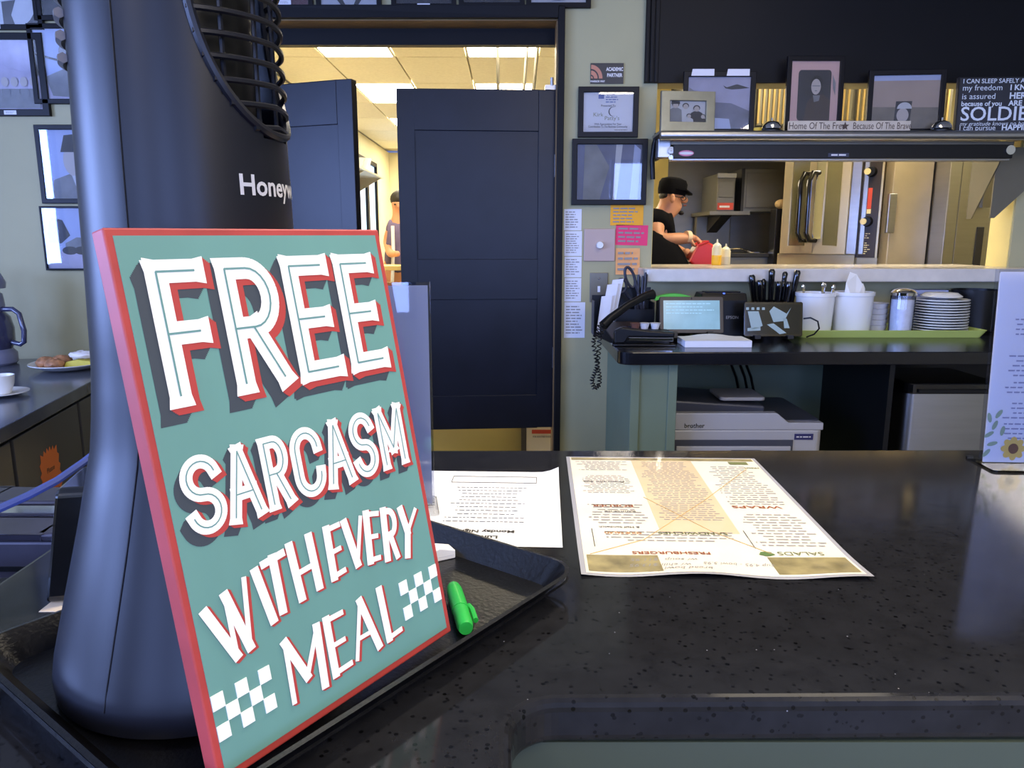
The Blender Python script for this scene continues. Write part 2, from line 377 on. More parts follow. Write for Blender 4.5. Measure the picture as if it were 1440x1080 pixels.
def letter(ch, quad, t, red, dark, inline, serif, name, thin=None):
    tl, tr, br, bl = [Vector(q) for q in quad]
    def mp(p):
        x, y = p; a = tl.lerp(tr, x); b = bl.lerp(br, x); return a.lerp(b, y)
    strokes = [[mp(p) for p in s] for s in ST[ch]]
    W_, R_, D_, I_ = Layer(Y_WH), Layer(Y_RD), Layer(Y_SH), Layer(Y_IN)
    quads = []
    for si, s in enumerate(strokes):
        is_arc = len(s) > 2
        tt = t*(thin.get(si, 1) if thin else 1)
        for i in range(len(s)-1):
            a, b = s[i], s[i+1]; d_ = (b-a)
            if d_.length < 1e-4: continue
            d_.normalize(); n_ = Vector((-d_.y, d_.x))*tt/2
            e0 = d_*(tt/2 if (i == 0 or not is_arc) else .15); e1 = d_*(tt/2 if (i == len(s)-2 or not is_arc) else .15)
            if ch in 'AVWMY' and abs(d_.x) > .05: e0 = d_*tt*.42; e1 = d_*tt*.42
            quads.append([a-e0+n_, b+e1+n_, b+e1-n_, a-e0-n_])
            if is_arc and 0 < i: quads.append([a+Vector((math.cos(2*PI*q/12), math.sin(2*PI*q/12)))*tt/2 for q in range(12)])
        if serif:
            for e, f in ((s[0], s[1]), (s[-1], s[-2])):
                d_ = (e-f).normalized(); tip = e+d_*t/2; n_ = Vector((-d_.y, d_.x))
                if not (is_arc and e == s[0] and ch == 'R') and not (is_arc and ch == 'R'):
                    quads.append([tip+n_*t*.6, tip-n_*t*.6, tip-d_*t*.12-n_*t*.58, tip-d_*t*.5-n_*t*.5, tip-d_*t*.5+n_*t*.5, tip-d_*t*.12+n_*t*.58])
    for q in quads: W_.poly(q)
    for k_ in range(1, 6):
        o_ = Vector(red)*k_/5
        for q in quads: R_.poly([p+o_ for p in q])
    if dark:
        for k_ in range(8):
            o_ = Vector(dark)*(.3+.1*k_)
            for q in quads: D_.poly([p+o_ for p in q])
        D_.g.build('letter_shadow', SHD, SIGN, fix=False)
    rd = R_.g.build('letter_side', REDS, SIGN, fix=False)
    wo = W_.g.build('letter', LWHITE, SIGN, fix=False)
    if inline:
        for s in strokes:
            for i in range(len(s)-1):
                a, b = s[i], s[i+1]; d_ = b-a
                if d_.length < 1e-4: continue
                d_.normalize(); n_ = Vector((-d_.y, d_.x))*inline/2; I_.poly([a-d_*.2+n_, b+d_*.2+n_, b+d_*.2-n_, a-d_*.2-n_])
        I_.g.build('inline', TEALD, wo, fix=False)
def boxq(u0, u1, v0, v1, t): i = t/2; return [(u0+i, v0+i), (u1-i, v0+i), (u1-i, v1-i), (u0+i, v1-i)]
t = 14.5
for ch, u0, u1 in (('F', 26, 66), ('R', 73, 119), ('E', 125, 168), ('E', 173.5, 215)):
    letter(ch, boxq(u0, u1, 22.5, 113, t), t, (4.8, 4.2), (-7.5, 9.5), 1.3, True, 'FREE')
t = 8.6
for ch, u0, u1 in (('S', 21, 49), ('A', 49, 77), ('R', 79, 101), ('C', 103, 131), ('A', 131, 158), ('S', 158, 184), ('M', 186.5, 216)):
    letter(ch, boxq(u0, u1, 143, 193, t), t, (3.2, 2.8), (-4.6, 6), .8, ch not in 'SC', 'SARCASM')
t = 6.6; th2 = {1: .55, 3: .55}
Q = lambda a, b, c, d: [a, b, c, d]
for ch, q, thn in (('W', [(20,238),(50,228),(50,270),(30,273)], th2), ('I', [(57,227),(61,227),(67,261),(63,261)], None), ('T', [(66,224),(81,222),(79,258),(68,258)], {0: .8}),
  ('H', [(88,220),(105,219),(106,254),(90,256)], {2: .6}), ('E', [(121,219),(132,218.5),(130,252),(120,253)], {1: .6, 2: .55, 3: .6}), ('V', [(138,219),(154,220),(147,252),(140,252)], {1: .55}),
  ('E', [(160,219.5),(171,222),(165,255),(156,254)], {1: .6, 2: .55, 3: .6}), ('R', [(177.5,222.5),(188.5,225),(184,260),(173.5,258)], {1: .75, 2: .8}), ('Y', [(196,226.5),(212,231.5),(202,265),(188,262)], {1: .55}),
  ('M', [(70,280),(97,281),(95,321),(68.5,320)], {0: .6, 2: .6}), ('E', [(106,280),(120,280),(120,318),(105.5,318.5)], {1: .6, 2: .55, 3: .6}), ('A', [(128,279),(149,279),(149,318),(126.5,318)], {0: .55, 2: .5}), ('L', [(159,279),(172,279),(173,316),(160,317)], {1: .6})):
    letter(ch, q, t, (2.3, 1.5), None, 0, False, 'WORDS', thn)
for (u0, u1, v0, v1) in ((180, 224.3, 281.5, 312), (12.6, 55.5, 288, 317)):
    for r_ in range(3):
        for c_ in range(5):
            if (r_+c_) % 2 == 0:
                du, dv = (u1-u0)/5, (v1-v0)/3; a_ = sg(u0+du*c_, v0+dv*(r_+1)); b_ = sg(u0+du*(c_+1), v0+dv*r_)
                G().box(a_[0], b_[0], -.0009, -.0003, a_[1], b_[1]).build('check_square', LWHITE, SIGN)

# ------------------------------------------------------------------ tray under sign and fan
TR = Vector((.064, .689)); ta = Vector((-.795, .607)); tb = Vector((-.604, -.797))
tc_ = TR+ta*.1525+tb*.2075
TRAYM = mat('black_tray', (13, 13, 15), .28, noise=.3, nscale=30, bump=.1, bscale=250)
tray = thing('serving_tray', 'black rectangular serving tray carrying the fan and the sign', 'tray', (tc_.x, tc_.y, 1.0701), math.atan2(-ta.y, -ta.x))
def rect_loft(g, specs, n=6):
    rings = []
    for hx, hy, r, z in specs: rings.append([(p[0], p[1], z) for p in rbox(-hx, hx, -hy, hy, r, n)])
    m_ = len(rings[0]); vs = [p for q in rings for p in q]
    fs = [(i*m_+k_, i*m_+(k_+1) % m_, (i+1)*m_+(k_+1) % m_, (i+1)*m_+k_) for i in range(len(rings)-1) for k_ in range(m_)]
    return g.add(vs, fs), m_
g, m_ = rect_loft(G(), [(.133, .188, .02, 0), (.1525, .2075, .03, .0235), (.1555, .2105, .032, .025), (.1515, .2065, .029, .0255), (.135, .190, .02, .004)])
g.f.append(tuple(range(m_))[::-1]); g.f.append(tuple(4*m_+i for i in range(m_)))
g.build('tray_body', TRAYM, tray, smooth=True)
g, m_ = rect_loft(G(), [(.1515, .2065, .029, .0175), (.1525, .2075, .03, .0185), (.1545, .2095, .031, .0175), (.1535, .2085, .031, .0165)])
g.build('rim_bead', TRAYM, tray, smooth=True)

# ------------------------------------------------------------------ tower fan
FC = Vector((-.243, .5845)); FZ = 1.0745
camdir = math.atan2(-FC.y, -FC.x); FRONT = camdir+math.radians(60)
FANM = mat('fan_plastic', (22, 23, 30), .36, spec=.3, noise=.06, nscale=20)
fan = thing('tower_fan', 'dark grey plastic tower fan standing on the black tray behind the sign', 'fan', (FC.x, FC.y, FZ))
prof = [(.105, 0), (.114, .004), (.1155, .014), (.1135, .03), (.105, .07), (.093, .125), (.0825, .18), (.077, .24), (.0748, .31), (.0735, .38), (.0715, .46), (.070, .56), (.069, .70), (.067, .76), (.058, .785), (.03, .795), (.0, .796)]
def rad(z):
    for (r0, z0), (r1, z1) in zip(prof, prof[1:]):
        if z0 <= z <= z1: f_ = (z-z0)/(z1-z0+1e-9); return r0+(r1-r0)*f_
    return 0
def shift(z): f_ = max(0, 1-z/.2); return (.0*f_, -.018*f_)      # foot set slightly forward
zl = [0, .002, .004, .009, .014, .022]+[.03+.0125*i for i in range(58)]+[.76, .775, .785, .792, .796]
ZT0, ZTC = .408, .53
def hwf(z): return math.radians(56)*((max(0, 1-((ZTC-z)/(ZTC-ZT0))**2.3))**.46 if z < ZTC else 1)
def in_grille(a, z):
    d_ = abs((a-FRONT+PI) % (2*PI)-PI)
    if z < ZT0 or z > .73: return False
    return d_ < hwf(z)
def in_rear(a, z):
    d_ = abs((a-(camdir-math.radians(122))+PI) % (2*PI)-PI); return .45 < z < .73 and d_ < math.radians(43)
NA = 144; g = G(); vs = []
for z in zl:
    r = rad(z); sx_, sy_ = shift(z)
    for k_ in range(NA): a = 2*PI*k_/NA; vs.append((sx_+r*math.cos(a), sy_+r*math.sin(a), z))
fs = []
for i in range(len(zl)-1):
    for k_ in range(NA):
        a = 2*PI*(k_+.5)/NA; z = (zl[i]+zl[i+1])/2
        if in_grille(a, z) or in_rear(a, z): continue
        fs.append((i*NA+k_, i*NA+(k_+1) % NA, (i+1)*NA+(k_+1) % NA, (i+1)*NA+k_))
g.add(vs, fs); g.build('housing', FANM, fan, smooth=True)
G().lathe([(0, .41), (.052, .41), (.052, .74), (0, .74)], 32).build('blower_drum', BLKPL, fan, smooth=True)
z = ZT0+.006
while z < .73:
    hw = hwf(z)+.03
    r = rad(z)+.0008
    G().tube([(r*math.cos(FRONT+hw*q/12), r*math.sin(FRONT+hw*q/12), z-.003*(abs(q)/12)) for q in range(-12, 13)], .0021, 6).build('louver', FANM, fan, smooth=True)
    z += .0142
for da in (-36, -12, 12, 36):
    a = FRONT+math.radians(da); z0 = ZTC-(ZTC-ZT0)*(1-(abs(da)/56)**2.17)**.435
    r = .067; G().tube([(r*math.cos(a), r*math.sin(a), z0+.002), (r*math.cos(a), r*math.sin(a), .728)], .0018, 6).build('grille_rib', FANM, fan)
rim = []
for q in range(-24, 25):
    zz = ZTC-(ZTC-ZT0)*math.cos(PI/2*q/24); d_ = hwf(zz)*(1 if q > 0 else -1)*(0 if q == 0 else 1); r = rad(zz); rim.append((r*math.cos(FRONT+d_), r*math.sin(FRONT+d_), zz))
rim = [(rim[0][0], rim[0][1], .73)]+rim+[(rim[-1][0], rim[-1][1], .73)]
G().tube(rim, .0035, 8).build('grille_rim', FANM, fan, smooth=True)
RA = camdir-math.radians(122); z = .455
while z < .73:
    r = rad(z)+.0025
    G().tube([(r*math.cos(RA+math.radians(46)*q/8), r*math.sin(RA+math.radians(46)*q/8), z) for q in range(-8, 9)], .0036, 6).build('intake_slat', mat('fan_slat', (96, 92, 96), .4), fan, smooth=True)
    z += .0142
sa = camdir-math.radians(32); seam = []
for i in range(40):
    z = .02+.7*i/39; r = rad(z)+.0001; sx_, sy_ = shift(z); aa = sa-(math.radians(8)*max(0, 1-z/.25)); seam.append((sx_+r*math.cos(aa), sy_+r*math.sin(aa), z))
G().tube(seam, .0007, 6).build('seam', BLKPL, fan)
me = text_mesh('Honeywell', .0195, .022, 'CENTER')
LZ = CZ+.030-FZ
for v_ in me.vertices:
    r = rad(LZ+v_.co.y)+.0004; a = camdir+math.radians(58)+v_.co.x/r; v_.co = Vector((r*math.cos(a), r*math.sin(a), LZ+v_.co.y))
me.materials.clear(); me.materials.append(mat('silver_print', (190, 190, 192), .4))
o = bpy.data.objects.new('brand_lettering', me); COL.objects.link(o); o.parent = fan
# blue cable from behind the fan
p0 = Vector((-.31, .60, 1.19)); pts = [at(150, 624, .80), at(120, 648, .78), at(80, 676, .75), at(40, 697, .72), at(0, 715, .70), at(-80, 745, .66)]
tag(G().tube([Vector((-.40, .86, 1.24))]+pts, .0042, 8).build('power_cable', mat('blue_cable', (70, 84, 140), .4), smooth=True), 'thin blue-grey cable hanging in an arc left of the fan', 'cable')

# ------------------------------------------------------------------ papers and holders on the near counter
CT = 1.0703
# laminated menu
mc = (atz(800, 643, 1.07)+atz(1062, 648, 1.07)+atz(1218, 810, 1.07)+atz(818, 810, 1.07))/4
MENU = thing('laminated_menu', 'creased laminated menu lying face up beside the tray on the counter', 'menu', (mc.x, mc.y, CT), PI-math.radians(2))
def ml(px, py):
    p = atz(px, py, 1.0705)-Vector((mc.x, mc.y, 1.0705)); a = -(PI-math.radians(2)); return (p.x*math.cos(a)-p.y*math.sin(a), p.x*math.sin(a)+p.y*math.cos(a))
def wave(x, y): f_ = max(0, (y-.12)/.09); return .0022*f_*f_*(1+math.sin(x*38+.6))
def sheet(name, m, x0, x1, y0, y1, z, parent, wf=wave, nx=24, ny=24):
    g = G(); vs = [(x0+(x1-x0)*i/nx, y0+(y1-y0)*j/ny, 0) for j in range(ny+1) for i in range(nx+1)]
    vs = [(x, y, z+wf(x, y)) for x, y, _ in vs]
    return g.add(vs, [(j*(nx+1)+i, j*(nx+1)+i+1, (j+1)*(nx+1)+i+1, (j+1)*(nx+1)+i) for j in range(ny) for i in range(nx)]).build(name, m, parent, smooth=True)
FLAT = Matrix.Identity(4)
def mtext(body, px, py, size, m, bold=0, sx=1, align='CENTER', shear=0, rot=0, name='heading'):
    x, y = ml(px, py); me = text_mesh(body, size, bold, align, sx, shear)
    me.transform(Matrix.Translation((x, y-size*.35, 0)) @ Matrix.Rotation(rot, 4, 'Z'))
    for v_ in me.vertices: v_.co.z = .0011+wave(v_.co.x, v_.co.y)
    me.materials.clear(); me.materials.append(m); o = bpy.data.objects.new(name, me); COL.objects.link(o); o.parent = MENU
def mlines(x0, x1, y0, y1, n, m, name='small_print', ragged=.4, align='c'):
    g = G(); dy = (y1-y0)/n; h = abs(dy)*.32
    for i in range(n):
        y = y0+dy*(i+.5); L = (x1-x0)*(1-ragged*random.random()); x = (x0+x1-L)/2; e = x+L
        while x < e:
            q = min(e, x+h*random.uniform(2, 5)); g.add([(xx, yy, .0011+wave(xx, yy)) for xx, yy in ((x,y-h/2),(q,y-h/2),(q,y+h/2),(x,y+h/2))], [(0,1,2,3)]); x = q+h
    g.build(name, m, MENU)
sheet('laminate', mat('laminate_film', (176, 174, 178), .12, coat=.6), -.1475, .1475, -.2155, .2155, .0002, MENU)
sheet('page', mat('menu_cream', (246, 236, 214), .28, noise=.05, nscale=9, coat=.5), -.142, .142, -.21, .2105, .0006, MENU)
TAN = mat('menu_tan', (226, 200, 160), .35, noise=.08, nscale=10, coat=.4); OLV = mat('menu_photo', (150, 136, 92), .35, noise=.5, nscale=30, coat=.4)
sheet('tan_column', TAN, -.044, .048, -.196, .098, .0008, MENU)
sheet('photo_band', OLV, -.140, .140, -.2085, -.196, .0009, MENU)
sheet('photo_band', OLV, .062, .139, .163, .206, .0009, MENU); sheet('photo_band', OLV, -.139, -.056, .163, .206, .0009, MENU)
BRN = mat('ink_brown', (150, 84, 48), .5); OLI = mat('ink_olive', (112, 116, 70), .5); DKI = mat('ink_dark', (60, 54, 48), .5); ORI = mat('ink_orange', (190, 128, 58), .5)
mtext('SALADS', 1126, 780, .0138, OLI, 0, 1.05); mtext('WRAPS', 1064, 714, .0125, BRN, .02, 1.55)
mtext('FRESHBURGERS', 944, 779, .0105, BRN, .02, 1.18); mtext('SANDWICHES', 974, 751, .0105, OLI, .02, 1.22)
mtext('SOUP SALAD', 876, 750, .0088, ORI, .02, .85); mtext('& Half Sandwich', 871, 742, .0078, DKI, .01, .95)
mtext('BORDER', 862, 712, .0125, BRN, .02, 1.1); mtext('SOUTH OF THE', 872, 720, .0072, DKI, .02, .78)
mtext('From the Sea', 850, 678, .009, DKI, .01, 1.2, shear=.3); mtext('FRESH', 1057, 659, .008, OLI, .02, 1)
mtext('w/ soup  $11.95', 935, 789, .010, INKL, 0, 1.1, shear=.3, name='handwriting'); mtext('w/ chili $13.95', 930, 797, .010, INKL, 0, 1.1, shear=.3, name='handwriting')
mtext('bread bowl', 970, 803, .010, INKL, 0, 1.1, shear=.3, name='handwriting'); mtext('cup 4.95 - bowl 5.95', 1040, 796, .010, INKL, 0, .9, shear=.3, name='handwriting')
x, y = ml(1078, 780); 
G().add([(x+.008*math.cos(a)*(1+.2*math.sin(5*a)), y+.006*math.sin(a), .0012+wave(x, y)) for a in [2*PI*i/16 for i in range(16)]], [tuple(range(16))]).build('leaf_emblem', mat('leaf_green', (86, 112, 56), .5), MENU)
G().add([(-.128, -.192, .0012), (-.1, -.192, .0012), (-.1, -.178, .0012), (-.128, -.178, .0012)], [(0,1,2,3)]).build('badge', OLI, MENU)
mlines(-.135, -.055, .135, .03, 12, INKL); mlines(-.130, -.055, -.0, -.17, 20, INKL)
mlines(-.04, .044, .058, -.19, 34, INKL); mlines(.055, .13, .072, .0, 8, INKL); mlines(.056, .135, -.04, -.12, 12, INKL); mlines(.056, .135, -.142, -.19, 7, INKL)
mlines(-.04, .12, .125, .092, 4, INKL)
g = G()
for a, b in (((-.05, .14), (-.05, .088)), ((.128, .14), (.128, .088))): g.tube([(a[0], a[1], .0012), (b[0], b[1], .0012)], .0004, 4)
g.build('box_rule', DKI, MENU)
g = G()
for a, b in ((ml(1050, 660), ml(990, 705)), (ml(990, 705), ml(905, 760)), (ml(905, 760), ml(830, 780)), (ml(905, 700), ml(1000, 748)), (ml(1000, 748), ml(1085, 780))):
    g.tube([(a[0], a[1], .0011), (b[0], b[1], .0011)], .0005, 4)
g.build('crease', mat('crease_tan', (196, 160, 100), .4), MENU)
# loose paper menu beyond the tray
q = [atz(*p, 1.07) for p in ((787, 667), (789, 765))]
pw, ph = .28, .275; pc = Vector(((q[0].x+q[1].x)/2-pw/2, (q[0].y+q[1].y)/2+.004, CT))
PAP = thing('paper_menu', 'white printed paper sheet lying partly under the tray rim', 'paper', pc, PI+math.radians(-2.5))
def pwave(x, y): return .008*max(0, (-x-.11)/.03)**2*max(0, (-y-.09)/.045) if (x < -.11 and y < -.09) else .0
sheet('page', PAPER, -pw/2, pw/2, -ph/2, ph/2, .0003, PAP, pwave)
def plines(x0, x1, y0, y1, n, m, ragged=.3, hf=.3, name='small_print'):
    g = G(); dy = (y1-y0)/n; h = abs(dy)*hf
    for i in range(n):
        y = y0+dy*(i+.5); L = (x1-x0)*(1-ragged*random.random()); x = (x0+x1-L)/2; e = x+L
        while x < e:
            q_ = min(e, x+h*random.uniform(1.5, 4)); g.add([(x,y-h/2,.0007),(q_,y-h/2,.0007),(q_,y+h/2,.0007),(x,y+h/2,.0007)], [(0,1,2,3)]); x = q_+h
    g.build(name, m, PAP)
plines(-.095, .005, .07, -.07, 11, INK, .3, .14); plines(.04, .13, .08, -.085, 9, mat('ink_tan', (196, 180, 160), .7), .4, .2)
for body, yy, sz in (('Lunch', .108, .012), ('Monday Night', .091, .011)):
    me = text_mesh(body, sz, .03, 'CENTER', 1.1); me.transform(Matrix.Translation((-.05, yy, .0008))); me.materials.clear(); me.materials.append(DKI)
    o = bpy.data.objects.new('heading', me); COL.objects.link(o); o.parent = PAP
g = G(); bx0, bx1, by0, by1 = -.108, .012, -.112, -.085
for a, b in (((bx0,by0),(bx1,by0)), ((bx1,by0),(bx1,by1)), ((bx1,by1),(bx0,by1)), ((bx0,by1),(bx0,by0))): g.tube([(a[0],a[1],.0008),(b[0],b[1],.0008)], .0004, 4)
g.build('box_rule', DKI, PAP)
# acrylic menu holders
def holder(name, label, x, y, wd, h, rz, lean=0, base_d=.07, sheets=3, M=ACRYL):
    t = thing(name, label, 'menu holder', (x, y, CT), rz)
    T_ = lambda yy, z: yy+lean*z
    for nm, m, y0, y1, in_ in (('front_pane', M, -.0035, -.0015, 0), ('back_pane', M, .0065, .0085, 0)):
        g = G().box(-wd/2, wd/2, y0, y1, .003, h); g.v = [(a, T_(b, c), c) for a, b, c in g.v]; g.build(nm, m, t)
    for i in range(sheets):
        g = G().box(-wd/2+.003, wd/2-.003, 0+.0018*i, .0006+.0018*i, .004, h-.004-.002*i); g.v = [(a, T_(b, c), c) for a, b, c in g.v]; g.build('menu_sheet', PAPERB, t)
    g = G().prism(rbox(-wd/2-.004, wd/2+.004, -base_d/2, base_d/2, .006), 'z', 0, .003); g.build('foot', M, t)
    return t
hp = atz(606, 721, CT)
hl = holder('menu_holder', 'clear acrylic holder full of white sheets standing behind the sign', hp.x-.108+.004, hp.y+.005, .216, .287, math.radians(9), .02, sheets=4)
mp_ = atz(1377, 652, CT)
hr = holder('menu_holder', 'clear acrylic holder with a floral breakfast menu at the right edge', mp_.x+.075, mp_.y-.008, .15, .295, math.radians(-3), .05, .08, 2)
def hx(u, v): return (-.075+.15*u, .004+.287*v)
def hy(z, d_): return -.0005-d_+.05*z
def htext(body, u, v, size, m, bold=0, align='CENTER', name='heading'):
    x, z = hx(u, v); me = text_mesh(body, size, bold, align); me.transform(Matrix.Translation((x, 0, z)) @ TXT)
    for v_ in me.vertices: v_.co.y = hy(v_.co.z, .0002)
    me.materials.clear(); me.materials.append(m); o = bpy.data.objects.new(name, me); COL.objects.link(o); o.parent = hr
INKB = mat('ink_blue_grey', (96, 96, 130), .7)
htext('Breakfast', .58, .865, .0165, INKB, .01); htext('ALL DAY', .58, .825, .009, INKB)
def hlines(u0, u1, v0, v1, n, m):
    g = G(); dz = (v1-v0)/n*.287
    for i in range(n):
        x0, z = hx(u0, v0); x1, _ = hx(u1, v0); z += dz*(i+.5); L = (x1-x0)*(1-.3*random.random()); x = (x0+x1-L)/2; e = x+L; h = abs(dz)*.3
        while x < e:
            q_ = min(e, x+h*random.uniform(2, 5)); g.add([(x,hy(z,.0002),z-h/2),(q_,hy(z,.0002),z-h/2),(q_,hy(z,.0002),z+h/2),(x,hy(z,.0002),z+h/2)], [(0,1,2,3)]); x = q_+h
    g.build('small_print', m, hr)
for v0, n in ((.77, 4), (.58, 5), (.44, 3), (.33, 4), (.22, 4)):
    htext('SPECIAL', .50, v0+.015, .0085, INKB, .02); hlines(.16, .9, v0, v0-.03*n*.85, n, mat('ink_soft', (150, 150, 176), .7))
LEAF = mat('leaf_sage', (150, 172, 140), .7); PETAL = mat('petal_yellow', (226, 190, 96), .7); CORE = mat('flower_core', (110, 66, 50), .7); PEACH = mat('petal_peach', (220, 150, 110), .7)
def hpoly(name, pts, m, d_=.0002):
    G().add([(hx(u, v)[0], hy(hx(u, v)[1], d_), hx(u, v)[1]) for u, v in pts], [tuple(range(len(pts)))]).build(name, m, hr)
random.seed(3)
for cu, cv, r_ in ((.30, .075, .12), (.72, .06, .12)):
    for i in range(8):
        a = 2*PI*i/8; hpoly('petal', [(cu+r_*(.62*math.cos(a)+.42*math.cos(a)*math.cos(b)-.3*math.sin(a)*math.sin(b)), cv+.52*r_*(.62*math.sin(a)+.42*math.sin(a)*math.cos(b)+.3*math.cos(a)*math.sin(b))) for b in [2*PI*j/10 for j in range(10)]], PETAL if cu < .5 else PEACH, .0003+i*.00001)
    hpoly('flower_core', ellipse(cu, cv, .05, .028), CORE, .0005)
for cu, cv, a in ((.05, .15, .6), (.10, .20, 1.2), (.04, .24, 1.8), (.13, .26, 1.0), (.09, .10, .3), (.04, .05, .9), (.18, .17, 1.4), (.46, .12, .4), (.52, .19, 1.0), (.60, .15, .2), (.48, .05, 2.2), (.86, .16, .9), (.92, .10, .3)):
    hpoly('leaf', [(cu+.055*math.cos(a)*math.cos(b)-.022*math.sin(a)*math.sin(b), cv+.5*(.055*math.sin(a)*math.cos(b)+.022*math.cos(a)*math.sin(b))) for b in [2*PI*j/10 for j in range(10)]], LEAF, .00025)
# things lying in the tray
pa, pb = atz(637, 824, 1.0828), atz(658, 893, 1.0828)
pen = thing('highlighter_pen', 'bright green capped marker lying in the black tray', 'marker'); GRN = mat('marker_green', (44, 178, 72), .35)
d_ = (pb-pa).normalized(); L = .082
G().tube([pa-d_*.001, pa+d_*.003, pa+d_*.012, pa+d_*.05], [.003, .0062, .0075, .0078], 14).build('cap', GRN, pen, smooth=True)
G().tube([pa+d_*.05, pa+d_*.077, pa+d_*L], [.0072, .0072, .006], 14).build('barrel', GRN, pen, smooth=True)
sd = Vector((d_.y, -d_.x, 0)); sd = sd if sd.x > 0 else -sd
G().tube([pa+d_*.042+sd*.0085, pa+d_*.05+sd*.0105, pa+d_*.07+sd*.0105], .0025, 8).build('pocket_clip', GRN, pen, smooth=True)
bp_ = atz(619, 782, 1.076)
bl = thing('sugar_packet', 'small white folded packet beside the sign in the tray', 'packet', (bp_.x, bp_.y, 1.0745), .5)
G().prism([(-.016, 0), (.014, 0), (.014, .009), (-.004, .014), (-.016, .010)], 'y', -.009, .009).build('packet', PAPER, bl, bevel=.001)
G().box(-.014, .0125, -.0093, -.009, .004, .0045).build('fold', CAP, bl)
# payment terminal, receipt printer and card reader at the left
tp = atz(112, 852, 1.0705)
pt = thing('payment_terminal', 'upright black terminal seen edge-on left of the fan', 'terminal', (-.435, .70, CT), math.radians(-78), rx=0)
g = G().prism(rbox(-.04, .04, 0, .112, .008), 'y', -.014, .018); g.v = [(x, y+.18*z, z) for x, y, z in g.v]; g.build('case', BLKGL, pt, bevel=.003)
g = G().prism(rbox(-.034, .034, .03, .105, .003), 'y', -.0148, -.014); g.v = [(x, y+.18*z, z) for x, y, z in g.v]; g.build('screen', mat('screen_glare', (120, 124, 168), .1, coat=.6), pt)
tag(G().box(-.438, -.375, .645, .69, 1.0702, 1.0708).build('paper_slip', mat('cream_slip', (238, 214, 180), .6)), 'cream paper slip under the upright black terminal', 'paper')
MET = mat('printer_grey', (74, 72, 84), .32, metal=.5, noise=.15, nscale=12)
rp = thing('receipt_printer', 'dark grey receipt printer with paper slot left of the terminal', 'printer', (-.80, 1.08, .9005))
ztop = .11
G().prism(rbox(-.18, .19, -.1, .1, .02), 'z', 0, ztop-.012).build('body', MET, rp, bevel=.004)
G().box(-.18, -.02, -.1, .1, ztop-.013, ztop).box(.15, .19, -.1, .1, ztop-.013, ztop).box(-.02, .15, -.1, -.035, ztop-.013, ztop).box(-.02, .15, .03, .1, ztop-.013, ztop).build('cover', MET, rp, bevel=.004)
G().box(-.01, .14, -.03, .0, ztop-.012, ztop+.004).build('tear_bar', CHROME, rp)
G().box(.02, .16, -.102, -.1, .055, .062).build('front_slot', BLKPL, rp)
cr = thing('card_reader', 'rounded black card reader with small square socket at the left edge', 'card reader', (-.70, .83, .9005), math.radians(8))
G().prism(rbox(-.17, .13, -.11, .07, .06, 8), 'z', 0, .085).build('body', BLKPL, cr, bevel=.014, seg=3)
G().ring(.045, .085, .03, .07, .006, -.1125, -.109).build('socket_frame', MET, cr)
G().box(-.1, .06, -.03, -.02, .085, .0865).build('card_slot', BLKGL, cr); G().box(-.12, -.04, -.085, -.06, .085, .0857).build('blue_label', mat('label_blue', (56, 60, 130), .4), cr)

# ------------------------------------------------------------------ left coffee counter
lcz = CZ-.55; e0 = Vector((-1.666, 2.995)); e1 = Vector((-1.505, 2.15)); ed = (e0-e1).normalized(); en = Vector((-ed.y, ed.x)); rz = math.atan2(-ed.x, ed.y)
lk = thing('coffee_counter', 'dark side counter along the left with black cabinet fronts', 'counter', (e1.x, e1.y, 0), rz)
LT = mat('slate_laminate', (74, 78, 88), .18, noise=.1, nscale=10)
G().box(-1.1, 0, -.72, 1.43, lcz-.045, lcz).build('worktop', LT, lk, bevel=.003)
G().box(-1.08, -.04, -.7, 1.42, 0, lcz-.045).build('carcass', BLACKP, lk)
CABM = mat('cabinet_grey', (66, 66, 70), .3, noise=.1, nscale=6)
for y0, y1 in ((-.69, -.62), (-.6, .10), (.12, .66), (.68, 1.38)): G().box(-.04, -.022, y0, y1, .12, lcz-.065).build('cabinet_door', CABM, lk, bevel=.003)
G().box(-.022, -.012, -.57, .07, .22, lcz-.22).build('appliance_panel', BLKGL, lk, bevel=.004)
# orange starburst sticker
sp = thing('starburst_sticker', 'orange starburst notice on the dark cabinet front', 'sticker', (e1.x+ed.x*.36-en.x*-.0+.0, e1.y+ed.y*.36, lcz-.27), rz)
OR = mat('orange_card', (226, 120, 58), .6)
pts = []
for i in range(44):
    a = 2*PI*i/44; k_ = 1.0 if i % 2 == 0 else .86
    cx1, cz1 = math.cos(a), math.sin(a); mm = max(abs(cx1), abs(cz1)); pts.append((.085*k_*cx1/mm**.7, .115*k_*cz1/mm**.7))
G().prism(pts, 'x', -.0215, -.0205).build('card', OR, sp)
MR = Matrix(((0,0,1,0),(1,0,0,0),(0,1,0,0),(0,0,0,1)))
for i, b in enumerate(('Please', 'Keep our', 'door open')):
    me = text_mesh(b, .026, .01, 'CENTER'); me.transform(Matrix.Translation((-.0200, 0, .03-.042*i)) @ MR); me.materials.clear(); me.materials.append(DKI)
    o = bpy.data.objects.new('lettering', me); COL.objects.link(o); o.parent = sp
